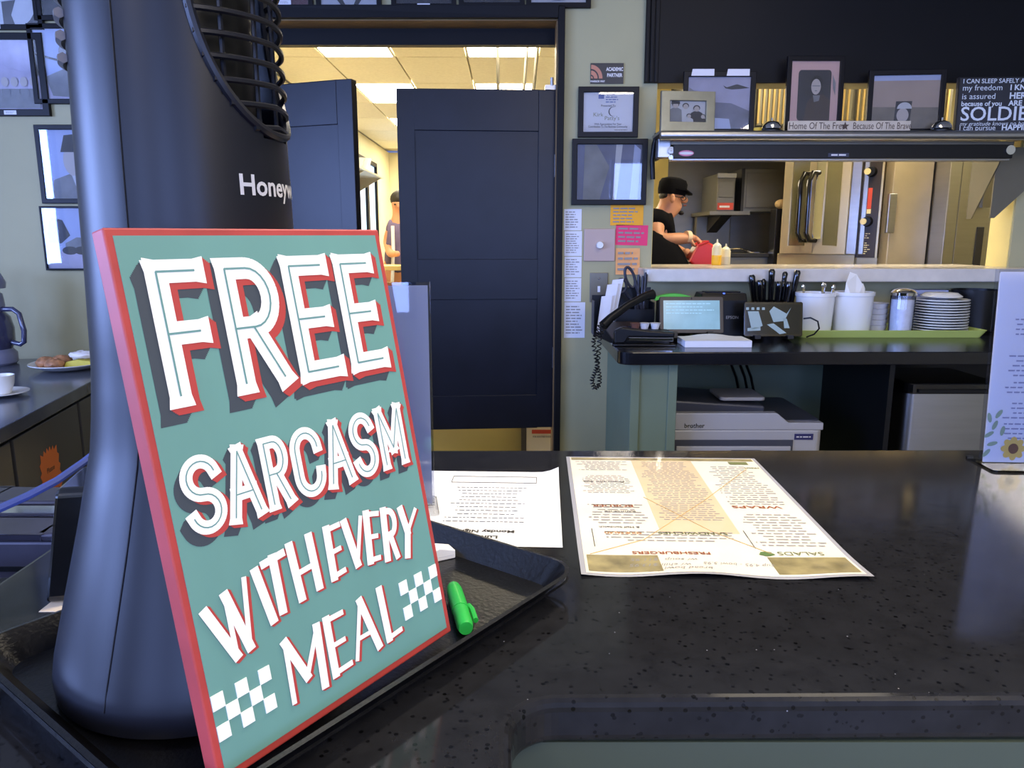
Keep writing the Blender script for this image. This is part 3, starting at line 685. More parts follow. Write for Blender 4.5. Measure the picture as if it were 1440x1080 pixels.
# plate of food, cup, carafe
def plate_prof(r, h): return [(0, .004), (r*.55, .004), (r*.66, .006), (r, h), (r, h+.003), (r*.64, .0095), (r*.5, .008), (0, .008)]
fp = at(97, 515, 3.18); fp.z = lcz+.0005
tag(G().lathe(plate_prof(.15, .028), 40, tuple(fp)).build('dinner_plate', WHITE, smooth=True), 'white dinner plate of food on the coffee counter', 'plate')
random.seed(11)
PAST = mat('pastry', (170, 118, 78), .6, noise=.5, nscale=40, bump=.4, bscale=90)
for i, (dx, dy, r_) in enumerate(((-.085, -.02, .036), (-.045, .03, .038), (-.03, -.05, .034))):
    g = G().ell((fp.x+dx, fp.y+dy, fp.z+.031), r_*1.15, r_, .024, 18, 10)
    g.v = [(x+random.uniform(-.003, .003), y+random.uniform(-.003, .003), z+random.uniform(-.003, .003)) for x, y, z in g.v]
    tag(g.build('pastry', PAST, smooth=True), ('leftmost', 'rearmost', 'nearest')[i]+' of the brown crumbly pastries heaped on the dinner plate', 'pastry', 'pastries on the dinner plate')
g = G().prism([(-.0, .012), (.12, .012), (.115, .04), (.06, .046), (.01, .036)], 'y', -.04, .03); g.v = [(x+fp.x, y+fp.y, z+fp.z) for x, y, z in g.v]
tag(g.build('lemon_slice_cake', mat('lemon_cake', (196, 178, 60), .6, noise=.2, nscale=20), bevel=.004), 'yellow wedge of cake on the dinner plate', 'cake')
g = G().ell((fp.x+.06, fp.y+.01, fp.z+.057), .058, .035, .0165, 18, 10); g.v = [(x+random.uniform(-.004, .004), y+random.uniform(-.004, .004), z+random.uniform(-.0, .007)) for x, y, z in g.v]
tag(g.build('whipped_cream', mat('cream', (232, 222, 214), .6), smooth=True), 'whipped cream heaped on the yellow cake wedge', 'cream')
cp = at(2, 546, 2.62); cp.z = lcz+.0005
tag(G().lathe(plate_prof(.085, .014), 32, tuple(cp)).build('saucer', WHITE, smooth=True), 'white saucer under the coffee cup', 'saucer')
cu = thing('coffee_cup', 'white ceramic cup on a saucer at the left edge', 'cup', (cp.x, cp.y, cp.z+.0085))
G().lathe([(0, 0), (.027, 0), (.03, .006), (.041, .035), (.045, .066), (.0425, .066), (.038, .03), (.02, .008), (0, .008)], 32).build('bowl', WHITE, cu, smooth=True)
G().tube([(-.042, .0, .055), (-.06, 0, .05), (-.064, 0, .035), (-.055, 0, .022), (-.037, 0, .02)], .0045, 8).build('handle', WHITE, cu, smooth=True)
ca = at(-12, 500, 3.30); cf = thing('coffee_carafe', 'smoky glass carafe with a curved handle at the left edge', 'carafe', (ca.x, ca.y, lcz+.0005))
SMK = mat('smoked_glass', (62, 64, 92), .15, coat=.6); GREY = mat('carafe_grey', (120, 124, 150), .3)
G().lathe([(0, 0), (.09, 0), (.1, .01), (.1, .05), (.085, .07)], 32).build('base', GREY, cf, smooth=True)
G().lathe([(.085, .07), (.098, .1), (.1, .16), (.09, .21), (.068, .235), (.066, .235), (.088, .2), (.0, .1)], 32).build('glass_body', SMK, cf, smooth=True)
G().lathe([(.07, .235), (.075, .26), (.07, .31), (.062, .315), (.062, .235)], 32).build('collar', GREY, cf, smooth=True)
G().lathe([(.085, .335), (.088, .36), (.07, .405), (.03, .425), (0, .427), (0, .33), (.085, .335)], 32).build('lid', GREY, cf, smooth=True)
G().lathe([(.05, .315), (.05, .336)], 24).build('neck', GREY, cf, smooth=True)
G().tube([(.07, 0, .245), (.12, 0, .245), (.145, 0, .225), (.158, 0, .15), (.152, 0, .1), (.135, 0, .09), (.098, 0, .1)], .011, 10).build('handle', SMK, cf, smooth=True)

# ------------------------------------------------------------------ pictures on the walls
class Pic:
    def __init__(s, ph, w_, h_, x0, z0, y): s.o = ph; s.w = w_; s.h = h_; s.x0 = x0; s.z0 = z0; s.y = y; s.k = 0
    def pts(s, p): return [(s.x0+a*s.w, s.z0+b*s.h) for a, b in p]
    def poly(s, name, p, m): s.k += 1; return flat(name, s.pts(p), m, s.o, s.y-.0004*s.k, .0003)
    def ell(s, name, cx, cy, rx, ry, m, n=18): return s.poly(name, ellipse(cx, cy, rx, ry, n), m)
def frame(name, label, px, Y, fw=.022, m=FRAMEB, pm=None, depth=.02, glass=True, lean=0, yaw=0, mat_w=0, matm=None, cat='picture', caption=None, group=None):
    a, b = at(px[0], px[3], Y), at(px[2], px[1], Y)
    w_, h_ = b.x-a.x, b.z-a.z
    t = thing(name, label, cat, ((a.x+b.x)/2, Y, a.z), yaw, lean, group)
    G().ring(-w_/2, w_/2, 0, h_, fw, -depth, 0).build('frame', m, t, bevel=.0025)
    x0, z0, pw_, ph_ = -w_/2+fw-.001, fw-.001, w_-2*fw+.002, h_-2*fw+.002
    ph = G().box(x0, x0+pw_, -depth*.45, -.001, z0, z0+ph_).build('photo', pm or PAPERB, t); y = -depth*.45
    if matm:
        G().ring(x0, x0+pw_, z0, z0+ph_, mat_w, y-.002, y).build('mat_board', matm, t)
    if glass: G().box(x0, x0+pw_, -depth*.8-.001, -depth*.8, z0, z0+ph_).build('glass', PGLASS, t)
    if caption:
        c0 = x0+pw_*caption[0]; flat('caption', rbox(c0-.028, c0+.028, caption[1]-.009, caption[1]+.009, .001), CAP, t, -depth-.0003); lines('caption_print', INKL, t, c0-.02, c0+.02, caption[1]+.005, caption[1]-.005, 2, -depth-.0010)
    return t, Pic(ph, pw_, ph_, x0, z0, y)
BW1 = mat('photo_pale', (196, 198, 204), .5, noise=.1, nscale=6); BW2 = mat('photo_grey', (130, 132, 136), .5, noise=.25, nscale=10); BW3 = mat('photo_dark', (44, 44, 50), .5, noise=.3, nscale=8)
BWS = mat('photo_face', (188, 180, 176), .5); SKY = mat('photo_sky', (170, 182, 216), .5, noise=.1, nscale=4); HAZ = mat('photo_haze', (186, 180, 200), .5, noise=.22, nscale=9)
MAR = mat('photo_maroon', (92, 48, 58), .5, noise=.2)
t_, p = frame('wall_photo', 'framed dark maroon photograph above the door, beside the fan', (356, -72, 438, 15.5), WY, pm=MAR, caption=(.55, .03)); p.ell('portrait_head', .5, .6, .2, .22, BWS)
t_, p = frame('wall_photo', 'framed pale photograph with two dark legs above the door', (446, -72, 535, 15.5), WY, pm=BW1)
p.poly('figure', [(.22, .2), (.36, 0), (.44, 0), (.32, .25)], BW3); p.poly('figure', [(.78, .2), (.66, 0), (.58, 0), (.68, .25)], BW3); p.ell('portrait_head', .5, .6, .2, .25, BWS)
t_, p = frame('wall_photo', 'framed dark photograph with centred caption above the door middle', (551, -72, 641, 14), WY, pm=BW3, caption=(.5, .012)); p.ell('portrait_head', .5, .6, .2, .22, BWS)
t_, p = frame('wall_photo', 'framed dark photograph second from right above the door', (645.5, -72, 738, 12.5), WY, pm=BW3, caption=(.5, .04)); p.ell('portrait_head', .5, .6, .2, .22, BWS)
t_, p = frame('wall_photo', 'framed light grey photograph at the right end above the door', (740, -72, 832, 12.5), WY, pm=BW1, caption=(.5, .04)); p.ell('portrait_head', .5, .6, .2, .22, BW2)
t_, p = frame('wall_photo', 'framed pale photograph at the top left corner of the wall', (-48, -90, 50, 43), WY, pm=BW1, caption=(.38, .012)); p.poly('figure', [(.5, 0), (.66, 0), (.62, .12), (.7, .3), (.5, .28)], BW3); p.poly('figure', [(.8, 0), (1, 0), (1, .22), (.88, .06)], BW3)
t_, p = frame('wall_photo', 'framed dark photograph with caption at the top left, next to the fan', (51.5, -90, 150, 30), WY, pm=BW3, caption=(.48, .012)); p.ell('portrait_head', .45, .6, .2, .22, BWS)
t_, p = frame('wall_photo', 'framed hazy group photograph on the left wall edge', (-46, 47, 61, 164), WY, pm=HAZ, fw=.03, caption=(.55, .015))
for i in range(7): cx_ = .12+.13*i; p.poly('figure', [(cx_-.07, .02), (cx_+.07, .02), (cx_+.06, .3), (cx_-.06, .3)], BW2); p.ell('portrait_head', cx_, .4, .05, .07, BWS)
t_, p = frame('wall_photo', 'framed photograph of a helmeted soldier with rifle beside the fan', (52, 34, 152, 147), WY, pm=SKY, caption=(.75, .015))
p.poly('ground', [(0, 0), (1, 0), (1, .28), (.5, .36), (0, .34)], HAZ); p.poly('figure', [(.12, .32), (.45, .46), (.8, .46), (.98, .3), (.9, 0), (.2, .05)], BW2); p.ell('portrait_head', .58, .58, .14, .15, BWS); p.poly('helmet', ellipse(.56, .66, .22, .22, 14, 0, PI), BW2); p.poly('rifle', [(.0, .66), (.0, .63), (.6, .46), (.62, .49)], BW3)
t_, p = frame('wall_photo', 'framed portrait of a soldier in a garrison cap beside the fan', (62.5, 176, 150, 286.5), WY, pm=SKY, caption=(.72, .03)); p.poly('figure', [(.08, 0), (.95, 0), (.9, .28), (.65, .36), (.4, .36), (.15, .28)], BW2); p.ell('portrait_head', .52, .56, .19, .24, BWS); p.poly('cap', [(.3, .68), (.74, .68), (.68, .95), (.38, .92)], BW3); p.poly('shirt_front', [(.45, .34), (.6, .34), (.53, .1)], BW1)
t_, p = frame('wall_photo', 'thin black framed landscape with trees and a house, lowest beside the fan', (68, 290, 175, 380), WY, fw=.009, pm=SKY)
p.poly('ground', [(0, 0), (1, 0), (1, .28), (0, .28)], HAZ); p.poly('tree', [(.02, .6), (.1, .85), (.24, .8), (.32, .55), (.2, .42), (.05, .42)], BW3); p.poly('house', [(.25, .28), (.85, .28), (.85, .46), (.7, .5), (.62, .6), (.54, .5), (.4, .52), (.25, .42)], BW2)
for i in range(4): p.poly('shrub', ellipse(.3+.15*i, .3, .1, .07, 12), BW3)
# pieces on the strip of wall between door and hatch
a, b = at(830, 118, WY), at(877, 89, WY)
ap = thing('partner_plaque', 'small black ACADEMIC PARTNER plaque with orange arcs', 'plaque', ((a.x+b.x)/2, WY, a.z)); w_, h_ = b.x-a.x, b.z-a.z
G().box(-w_/2, w_/2, -.006, 0, 0, h_).build('board', mat('plaque_black', (30, 28, 30), .4), ap)
COP = mat('copper_print', (196, 128, 100), .5); WP = mat('white_print', (226, 222, 220), .5)
for r0, r1 in ((.052, .036), (.030, .014), (.009, .0)):
    pts = [(-w_/2+.002+r0*math.cos(q), .022+r0*1.12*math.sin(q)) for q in [PI/2*i/10 for i in range(11)]]+[(-w_/2+.002+r1*math.cos(q), .022+r1*1.12*math.sin(q)) for q in [PI/2*i/10 for i in range(10, -1, -1)]]
    flat('arc', pts, COP, ap, -.0061)
text('lettering', 'ACADEMIC', .021, WP, ap, .034, -.0068, h_*.62, .035, 'CENTER', .72); text('lettering', 'PARTNER', .021, WP, ap, .034, -.0068, h_*.33, .035, 'CENTER', .76); text('lettering', 'WARRIOR WAY', .0115, WP, ap, -.042, -.0068, .006, .03, 'CENTER', .8)
t_, p = frame('certificate', 'black framed certificate of appreciation on pale paper', (812, 123, 898, 194), WY, fw=.024, pm=PAPERB, cat='certificate', depth=.026)
LB = mat('ink_blue', (96, 116, 176), .6); GO = mat('ink_gold', (140, 140, 100), .6)
ph = p.o; cx = p.x0+p.w/2; yy = p.y-.0012
flat('emblem', [(cx-.045, p.z0+p.h*.84), (cx-.02, p.z0+p.h*.84), (cx-.02, p.z0+p.h*.97), (cx-.045, p.z0+p.h*.97)], LB, ph, yy); lines('letterhead', LB, ph, cx-.012, cx+.045, p.z0+p.h*.97, p.z0+p.h*.73, 4, yy)
text('lettering', 'Presented To', .012, INK, ph, cx, yy, p.z0+p.h*.645, .01, 'CENTER'); text('lettering', 'Kirk', .024, GO, ph, cx-.045, yy, p.z0+p.h*.40, 0, 'CENTER', 1.1); text('lettering', "Patty's", .024, GO, ph, cx+.018, yy, p.z0+p.h*.31, 0, 'CENTER', 1.1)
flat('crescent', [(cx+.022+.021*math.cos(q), p.z0+p.h*.52+.021*math.sin(q)) for q in [PI*.4+PI*1.2*i/12 for i in range(13)]]+[(cx+.025+.019*math.cos(q), p.z0+p.h*.52+.020*math.sin(q)) for q in [PI*1.6-PI*1.2*i/12 for i in range(13)]], INK, ph, yy)
text('lettering', 'With Appreciation For Your', .0125, INK, ph, cx, yy, p.z0+p.h*.185, .01, 'CENTER', .85); text('lettering', 'Contribution To The Business Community', .0125, INK, ph, cx, yy, p.z0+p.h*.12, .01, 'CENTER', .82); lines('date', INKL, ph, cx+.03, cx+.1, p.z0+p.h*.08, p.z0+p.h*.04, 1, yy)
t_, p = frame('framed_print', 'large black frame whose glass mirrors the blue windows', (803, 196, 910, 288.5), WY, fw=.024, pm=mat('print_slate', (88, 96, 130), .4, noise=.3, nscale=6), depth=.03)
p.poly('painted_reflection_streak', [(.1, 0), (.36, 0), (.5, .6), (.3, 1), (.12, 1)], BW2); p.poly('painted_reflection_streak', [(.56, 0), (.62, 0), (.7, 1), (.6, 1)], BW1); p.poly('painted_reflection_streak', [(.82, 0), (.95, 0), (.98, .9), (.88, 1)], SKY)  # pale streaks paint the window reflections onto the print behind the glass
def note(name, label, px, m, rows, cat='note', curl=0, rot=0):
    a, b = at(px[0], px[3], WY), at(px[2], px[1], WY); w_, h_ = b.x-a.x, b.z-a.z
    t = thing(name, label, cat, ((a.x+b.x)/2, WY, a.z)); t.rotation_euler.y = rot
    g = G(); n = 8
    for i in range(n+1): z = h_*i/n; y = -.002-curl*(1-i/n)**2; g.v += [(-w_/2, y, z), (w_/2, y, z)]
    g.f = [(2*i, 2*i+1, 2*i+3, 2*i+2) for i in range(n)]
    sh = g.build('sheet', m, t)
    if rows: lines('writing', INKL, sh, -w_*.42, w_*.4, h_*.92, h_*.1, rows, -.0036-curl)
    return t
note('sticky_note', 'orange paper note under the mirrored frame', (858, 288.5, 905, 317), mat('orange_paper', (250, 174, 44), .7), 5)
note('sticky_note', 'hot pink paper note between orange and peach notes', (865, 316.5, 911, 345), mat('pink_paper', (240, 60, 112), .7), 4, rot=.02)
note('sticky_note', 'curling peach paper note below the pink one', (865, 349, 900, 386), mat('peach_paper', (240, 172, 108), .7), 4, curl=.012)
for lab, px_, rows in (('topmost receipt list taped by the door casing', (793, 294, 818, 324), 7), ('second receipt list from the top by the door casing', (793.5, 325, 818.5, 360), 9), ('third receipt list from the top by the door casing', (793.5, 361, 818, 390), 7), ('fourth receipt list down, above the printed card', (793.5, 391, 817.5, 424), 8), ('pale printed card lowest of the lists by the door casing', (793, 425, 823, 475), 10)):
    note('price_list', lab, px_, PAPERB, rows, 'paper')
def wallplate(name, label, px, m, cat):
    a, b = at(px[0], px[3], WY), at(px[2], px[1], WY); w_, h_ = b.x-a.x, b.z-a.z
    t = thing(name, label, cat, ((a.x+b.x)/2, WY, a.z)); return t, w_, h_
t, w_, h_ = wallplate('dimmer_switch', 'beige square wall plate with round dimmer knob', (820.5, 321.5, 865.5, 367.5), None, 'switch'); G().box(-w_/2, w_/2, -.01, 0, 0, h_).build('plate', mat('beige_plastic', (186, 160, 146), .4), t, bevel=.004); kn = G().lathe([(.017, 0), (.017, .02), (.014, .024), (0, .024)], 24).build('knob', WHITE, t, smooth=True)
kn.rotation_euler = (PI/2, 0, 0); kn.location = (0, -.01, h_/2)
t, w_, h_ = wallplate('phone_jack', 'steel wall plate with phone socket above the desk corner', (829, 383.5, 855, 425), None, 'socket'); G().box(-w_/2, w_/2, -.007, 0, 0, h_).build('plate', STEELD, t, bevel=.002); G().box(-.006, .006, -.009, -.007, h_*.35, h_*.55).build('socket', PAPERB, t); G().cyl((0, -.009, h_*.8), (0, -.007, h_*.8), .004).build('screw', CHROME, t)

# ------------------------------------------------------------------ hatch: ledge, shelf, heat lamp
t = thing('hatch_ledge', 'pale stone ledge along the kitchen serving hatch', 'ledge', (0, 0, 0)); lx0 = at(906, 385, 3.42).x
pts = [(PX0, 4.0), (PX0, 3.6), (lx0, 3.6), (lx0, 3.45)]+[(lx0+.03-.03*math.cos(q), 3.45-.03*math.sin(q)) for q in [PI/2*i/5 for i in range(1, 6)]]+[(3.2, 3.42), (3.2, 3.598), (PX1-.004, 3.598), (PX1-.004, 4.0)]
G().prism(pts, 'z', PZ0-.06, PZ0).build('slab', mat('pale_stone', (206, 198, 186), .22, noise=.06, nscale=20), t, bevel=.006)
szt = at(1100, 185, 3.40).z
sh = thing('hatch_shelf', 'stainless shelf with rolled front edge above the hatch', 'shelf', (0, 0, szt))
x0, x1 = at(926, 190, 3.40).x, 3.1
G().box(x0, x1, 3.37, 3.548, -.012, 0).box(PX0+.01, PX1-.01, 3.548, 3.74, -.012, 0).build('shelf_plate', STEEL, sh)
G().cyl((x0, 3.36, -.021), (x1, 3.36, -.021), .02, n=20).build('rolled_edge', STEEL, sh, smooth=True)
bx = at(1395, 250, 3.6).x
G().prism([(3.5, -.04), (3.76, -.04), (3.76, -.36), (3.72, -.36)], 'x', bx-.005, bx).build('bracket', STEELD, sh); G().box(PX0+.006, PX0+.016, 3.58, 3.76, -.1, -.012).build('bracket', STEELD, sh)
G().prism([(bx, -.045), (2.5, -.045), (2.5, -.1), (bx+.02, -.36), (bx, -.36)], 'y', 3.58, 3.588).build('gusset', STEELD, sh)
hl_ = thing('heat_lamp', 'long black strip heat lamp hanging under the hatch shelf', 'heat lamp', (0, 3.46, 0))
a, b = at(946, 223, 3.42), at(1424, 203.5, 3.42)
G().box(a.x, b.x, -.05, .05, a.z, b.z).build('housing', BLKPL, hl_, bevel=.003); G().box(a.x-.01, b.x+.003, -.045, .06, b.z, b.z+.014).build('top_channel', STEELD, hl_)
G().box(a.x, b.x, -.03, .04, a.z-.006, a.z).build('reflector', STEEL, hl_)
c = at(1420, 211, 3.41); G().cyl((c.x, -.051, c.z), (c.x, -.058, c.z), .02, n=20).build('end_knob', CHROME, hl_)
c = at(965, 215.5, 3.41); flat('brand_oval', ellipse(c.x, c.z, .033, .0125), mat('oval_pink', (206, 120, 150), .4), hl_, -.051); flat('brand_oval', ellipse(c.x, c.z, .03, .006), WP, hl_, -.0517)
c = at(1179, 218, 3.41); flat('web_label', rbox(c.x-.045, c.x+.045, c.z-.008, c.z+.008, .001), mat('label_navy', (44, 50, 72), .4), hl_, -.051); lines('label_print', WP, hl_, c.x-.032, c.x+.032, c.z+.004, c.z-.004, 1, -.0522, th=.8, ragged=0)
c = at(936, 212, 3.44); G().box(c.x-.035, c.x+.02, -.03, .03, c.z-.03, c.z+.05).build('junction_box', STEEL, hl_, bevel=.003); G().cyl((c.x+.02, -.032, c.z), (c.x+.02, -.045, c.z), .015).cyl((c.x+.02, -.032, c.z-.03), (c.x+.02, -.045, c.z-.03), .01).build('conduit_nut', CHROME, hl_)
c0 = at(924, 188, 3.56); tag(G().tube([c0, c0+Vector((-.012, .0, -.05)), c0+Vector((-.018, .0, -.12)), c0+Vector((-.012, 0, -.2))], .011, 10).build('conduit', BLKPL, smooth=True), 'black flexible conduit at the left end of the hatch shelf', 'conduit')
# pictures and signs on the shelf
SY = 3.52; L10 = math.radians(-2.5)
def sframe(*a, **k): k['glass'] = k.get('glass', True); t, p = frame(*a, **k); t.location.z = szt+.0005; return t, p
t_, p = sframe('aircraft_picture', 'black framed print of aircraft over clouds on the hatch shelf', (957.5, 97, 1063, 185), 3.50, fw=.022, pm=mat('print_clouds', (160, 160, 186), .5, noise=.3, nscale=5), lean=math.radians(-.5))
p.poly('cloud_bank', [(.0, 0), (1, 0), (1, .35), (.7, .5), (.4, .52), (0, .62)], mat('cloud_grey', (110, 112, 130), .6, noise=.4, nscale=9)); p.poly('painted_reflection_patch', [(.42, 0), (.72, 0), (.68, .2), (.45, .22)], SKY)  # pale lower patch is a window reflection painted on the print
p.poly('aircraft', [(.56, .84), (.62, .80), (.78, .86), (.98, .79), (.84, .77), (.7, .76), (.6, .78)], BW3); p.poly('aircraft', [(.02, .80), (.1, .74), (.3, .70), (.16, .70), (.02, .72)], BW2)
for q in (.22, .78): flat('caption', [(p.x0+p.w*q-.05, p.z0+p.h+.002), (p.x0+p.w*q+.05, p.z0+p.h+.002), (p.x0+p.w*q+.05, p.z0+p.h+.03), (p.x0+p.w*q-.045, p.z0+p.h+.03)], CAP, t_, -.0203)
PEW = mat('pewter', (150, 148, 130), .3, metal=.8, noise=.1, nscale=20)
t_, p = sframe('family_photo', 'pewter framed black and white family photograph on the hatch shelf', (926, 128, 1006, 185), 3.43, fw=.04, m=PEW, pm=BW1, lean=L10, depth=.024, yaw=math.radians(6))
def person2d(p, cx, top, s, body, hair=True, cap=False, face=BWS):
    p.poly('figure', [(cx-.17*s, 0), (cx+.17*s, 0), (cx+.15*s, top-.3*s), (cx+.06*s, top-.22*s), (cx-.06*s, top-.22*s), (cx-.15*s, top-.3*s)], body)
    if hair: p.ell('hair', cx, top-.08*s, .09*s, .13*s, BW3)
    p.ell('portrait_head', cx, top-.12*s, .07*s, .12*s, face)
    if cap: p.poly('cap', [(cx-.11*s, top-.06*s), (cx+.11*s, top-.06*s), (cx+.1*s, top+.05*s), (cx-.1*s, top+.06*s)], BW3)
person2d(p, .45, .86, 1.0, BW1); person2d(p, .17, .92, 1.1, BW2, cap=True); person2d(p, .75, .76, 1.05, BW3); person2d(p, .54, .38, .75, BW1); person2d(p, .92, .36, .75, BW3)
HAIRP = mat('photo_hair', (24, 22, 22), .6)
PNK = mat('mat_pink', (206, 172, 168), .6, noise=.05)
t_, p = sframe('soldier_portrait', 'black framed portrait of a soldier on a pink mount, tallest on the shelf', (1101, 76, 1189, 186), 3.49, fw=.02, pm=PNK, lean=L10)
p.poly('mount_window', rbox(.16, .84, .13, .87, .06), BW3)
p.poly('figure', [(.3, .13), (.84, .13), (.84, .42), (.68, .52), (.5, .5), (.36, .4)], mat('photo_umber', (66, 54, 48), .5)); p.poly('hair', ellipse(.54, .69, .125, .10, 14), HAIRP); p.ell('portrait_head', .53, .625, .1, .115, BWS); p.poly('brow_shadow', [(.45, .645), (.61, .645), (.61, .63), (.45, .63)], BW2); p.ell('mouth', .53, .565, .03, .008, BW2); p.poly('collar', [(.47, .5), (.62, .5), (.6, .42), (.5, .4)], BW2); p.poly('tape_strip', [(.86, .8), (.93, .68), (.93, .5), (.88, .6)], BW2)
t_, p = sframe('veteran_picture', 'black framed sepia landscape with a man in a white cap', (1217, 94, 1330, 185), 3.50, fw=.022, pm=mat('photo_sepia', (170, 152, 140), .5, noise=.18, nscale=3), lean=L10, yaw=math.radians(-5))
p.poly('sky_band', [(0, .9), (1, .9), (1, 1), (0, 1)], SKY); p.poly('field', [(0, 0), (1, 0), (1, .4), (0, .42)], mat('photo_field', (120, 112, 100), .5, noise=.3, nscale=10)); p.poly('inset', [(.34, .05), (.58, .05), (.6, .52), (.36, .52)], BW3); p.ell('portrait_head', .47, .26, .09, .13, BWS); p.poly('cap', ellipse(.49, .38, .11, .12, 12, 0, PI), BW1)
a, b = at(1108, 184.5, 3.41), at(1280, 169.5, 3.41); WST = mat('whitewashed_wood', (190, 178, 160), .6, noise=.08, nscale=15)
t = thing('wooden_plank_sign', 'narrow wooden sign reading Home Of The Free Because Of The Brave', 'sign', ((a.x+b.x)/2, 3.41, szt+.0005)); w_ = b.x-a.x; h_ = b.z-a.z
G().box(-w_/2, w_/2, -.009, .009, 0, h_).build('board', WST, t, bevel=.002); DB = mat('sign_brown_ink', (70, 54, 46), .6)
text('lettering', 'Home Of The Free', .040, DB, t, -w_*.27, -.0098, .010, 0, 'CENTER', .78); text('lettering', 'Because Of The Brave', .040, DB, t, w_*.265, -.0098, .010, 0, 'CENTER', .70)
flat('star', [( -w_*.04+(.019 if i % 2 == 0 else .008)*math.sin(PI*i/5), h_/2+(.019 if i % 2 == 0 else .008)*math.cos(PI*i/5)) for i in range(10)], DB, t, -.0092)
a, b = at(1341, 182, 3.44), at(1341, 104, 3.44)
t = thing('soldier_quote_sign', 'black quote sign with white lettering around the word SOLDIER', 'sign', (a.x, 3.45, szt+.0005), math.radians(-4), L10); w_ = .56; h_ = b.z-a.z
G().box(0, w_, -.02, 0, 0, h_).build('board', mat('sign_black', (30, 32, 40), .5, noise=.1), t, bevel=.002); G().ring(0, w_, 0, h_, .004, -.0225, -.02).build('edge', BLKPL, t)
LW = mat('sign_letter_white', (206, 212, 218), .6); yy = -.0212
for body, z, s_, bo, sx in (('I CAN SLEEP SAFELY AT NIGHT', .885, .026, .01, 1), ('my freedom ', .755, .034, .0, 1), ('is assured ', .60, .034, .0, 1.05), ('because of you ', .475, .028, .02, 1), ('SOLDIER', .21, .082, .012, 1.05), ('my gratitude knows no bounds', .115, .024, .0, 1.05), ('I can pursue ', .03, .031, .0, 1)):
    text('lettering', body, s_, LW, t, .018, yy, h_*z, bo, 'LEFT', sx, .25 if 'gratitude' in body else 0)
for body, x, z, s_ in (('I KNOW', .215, .755, .032), ('HEROES', .215, .60, .036), ('ARE REAL', .215, .475, .030), ('HAPPINESS', .195, .03, .032)): text('lettering', body, s_, LW, t, x, yy, h_*z, .03, 'LEFT', 1.05)
def bell(px, py, Y, label):
    c = at(px, py, Y); t = thing('call_bell', label, 'bell', (c.x, Y, szt+.0005), group='call bells on the hatch shelf')
    G().lathe([(0, 0), (.044, 0), (.044, .008), (.034, .012), (0, .012)], 28).build('base', BLKPL, t, smooth=True); G().lathe([(.042, .014), (.04, .026), (.03, .04), (.014, .048), (0, .05)], 28).build('dome', CHROME, t, smooth=True); G().cyl((0, 0, .05), (0, 0, .06), .004).build('button', CHROME, t)
bell(1085, 180, 3.43, 'chrome call bell left of the tall soldier portrait'); bell(1324, 178, 3.42, 'chrome call bell left of the black quote sign')
c = at(1066, 180, 3.50); t = thing('tape_roll', 'small yellow tape roll beside the left call bell', 'tape', (c.x, c.y, szt+.0005)); G().lathe([(.018, 0), (.03, 0), (.03, .026), (.018, .026), (.018, 0)], 20).build('tape', mat('tape_yellow', (214, 176, 40), .5), t, smooth=True)

# ------------------------------------------------------------------ back counter
BZ = CZ-.42; BF = 2.80; BX0 = at(871, 495, BF).x
bc = thing('back_counter', 'black topped back counter with sage panelled end under the hatch', 'counter', (0, 0, 0))
pts = [(BX0, 3.598)]+[(BX0+.05-.05*math.cos(q), BF+.05-.05*math.sin(q)) for q in [PI/2*i/6 for i in range(7)]]+[(3.3, BF+.02), (3.3, 3.598)]
G().prism(pts, 'z', BZ-.05, BZ).build('worktop', BLKTOP, bc, bevel=.004)
a = at(886, 560, 2.88).x; b = at(951, 560, 2.88).x
G().box(a-.0, b, 2.88, 3.595, 0, BZ-.05).build('end_pier', GREENP, bc)
G().box(a, a+.035, 2.872, 2.88, 0, BZ-.05).box(b-.035, b, 2.872, 2.88, 0, BZ-.05).build('trim_strip', GREENP, bc, bevel=.002)
G().box(b, at(1187, 560, 3.55).x, 3.55, 3.59, 0, BZ-.05).build('back_panel', GREENP, bc)
G().box(b, 1.95, 2.9, 3.55, .35, .38).build('lower_shelf', BLACKP, bc)
c = at(1187, 560, 3.3).x; G().box(c, c+.02, 2.92, 3.595, .0, BZ-.05).box(c+.02, 3.28, 3.5, 3.59, 0, BZ-.05).build('dark_cavity_panel', BLKPL, bc)
# office printer
a = at(948, 600, 2.95); b = at(1159, 590, 2.95); mf = thing('office_printer', 'white multifunction office printer on the shelf under the counter', 'printer', ((a.x+b.x)/2-.03, 3.19, .3805)); w_ = b.x-a.x+.06
PR = mat('printer_white', (176, 173, 174), .4); PRD = mat('printer_charcoal', (70, 72, 84), .4); ht = CZ-.70-.3805
G().prism(rbox(-w_/2, w_/2, -.24, .24, .03), 'z', 0, ht-.06).build('body', PR, mf, bevel=.006)
G().prism([(-w_/2, ht-.06), (w_/2, ht-.06), (w_/2, ht-.03), (w_/2-.14, ht-.03), (w_/2-.19, ht+.01), (-w_/2, ht+.01)], 'y', -.24, -.2).build('front_fascia', PR, mf, bevel=.004)
G().prism(rbox(-w_/2, w_/2, -.21, .24, .03), 'z', ht-.06, ht-.025).build('scanner_bed', PRD, mf, bevel=.004)
G().prism([(-w_/2+.02, ht-.025), (w_/2-.2, ht-.025), (w_/2-.2, ht+.012), (-w_/2+.02, ht+.04)], 'y', -.12, .2).build('document_feeder', PRD, mf, bevel=.008); G().prism(rbox(-.05, .14, -.1, .1, .02), 'z', ht+.03, ht+.045).build('feeder_tray', PR, mf, bevel=.004)
G().box(-w_/2+.06, w_/2-.12, -.243, -.24, .02, ht-.1).build('paper_tray_recess', PRD, mf); G().box(-w_/2+.07, w_/2-.13, -.252, -.243, .02, ht-.125).build('paper_tray', PR, mf, bevel=.003)
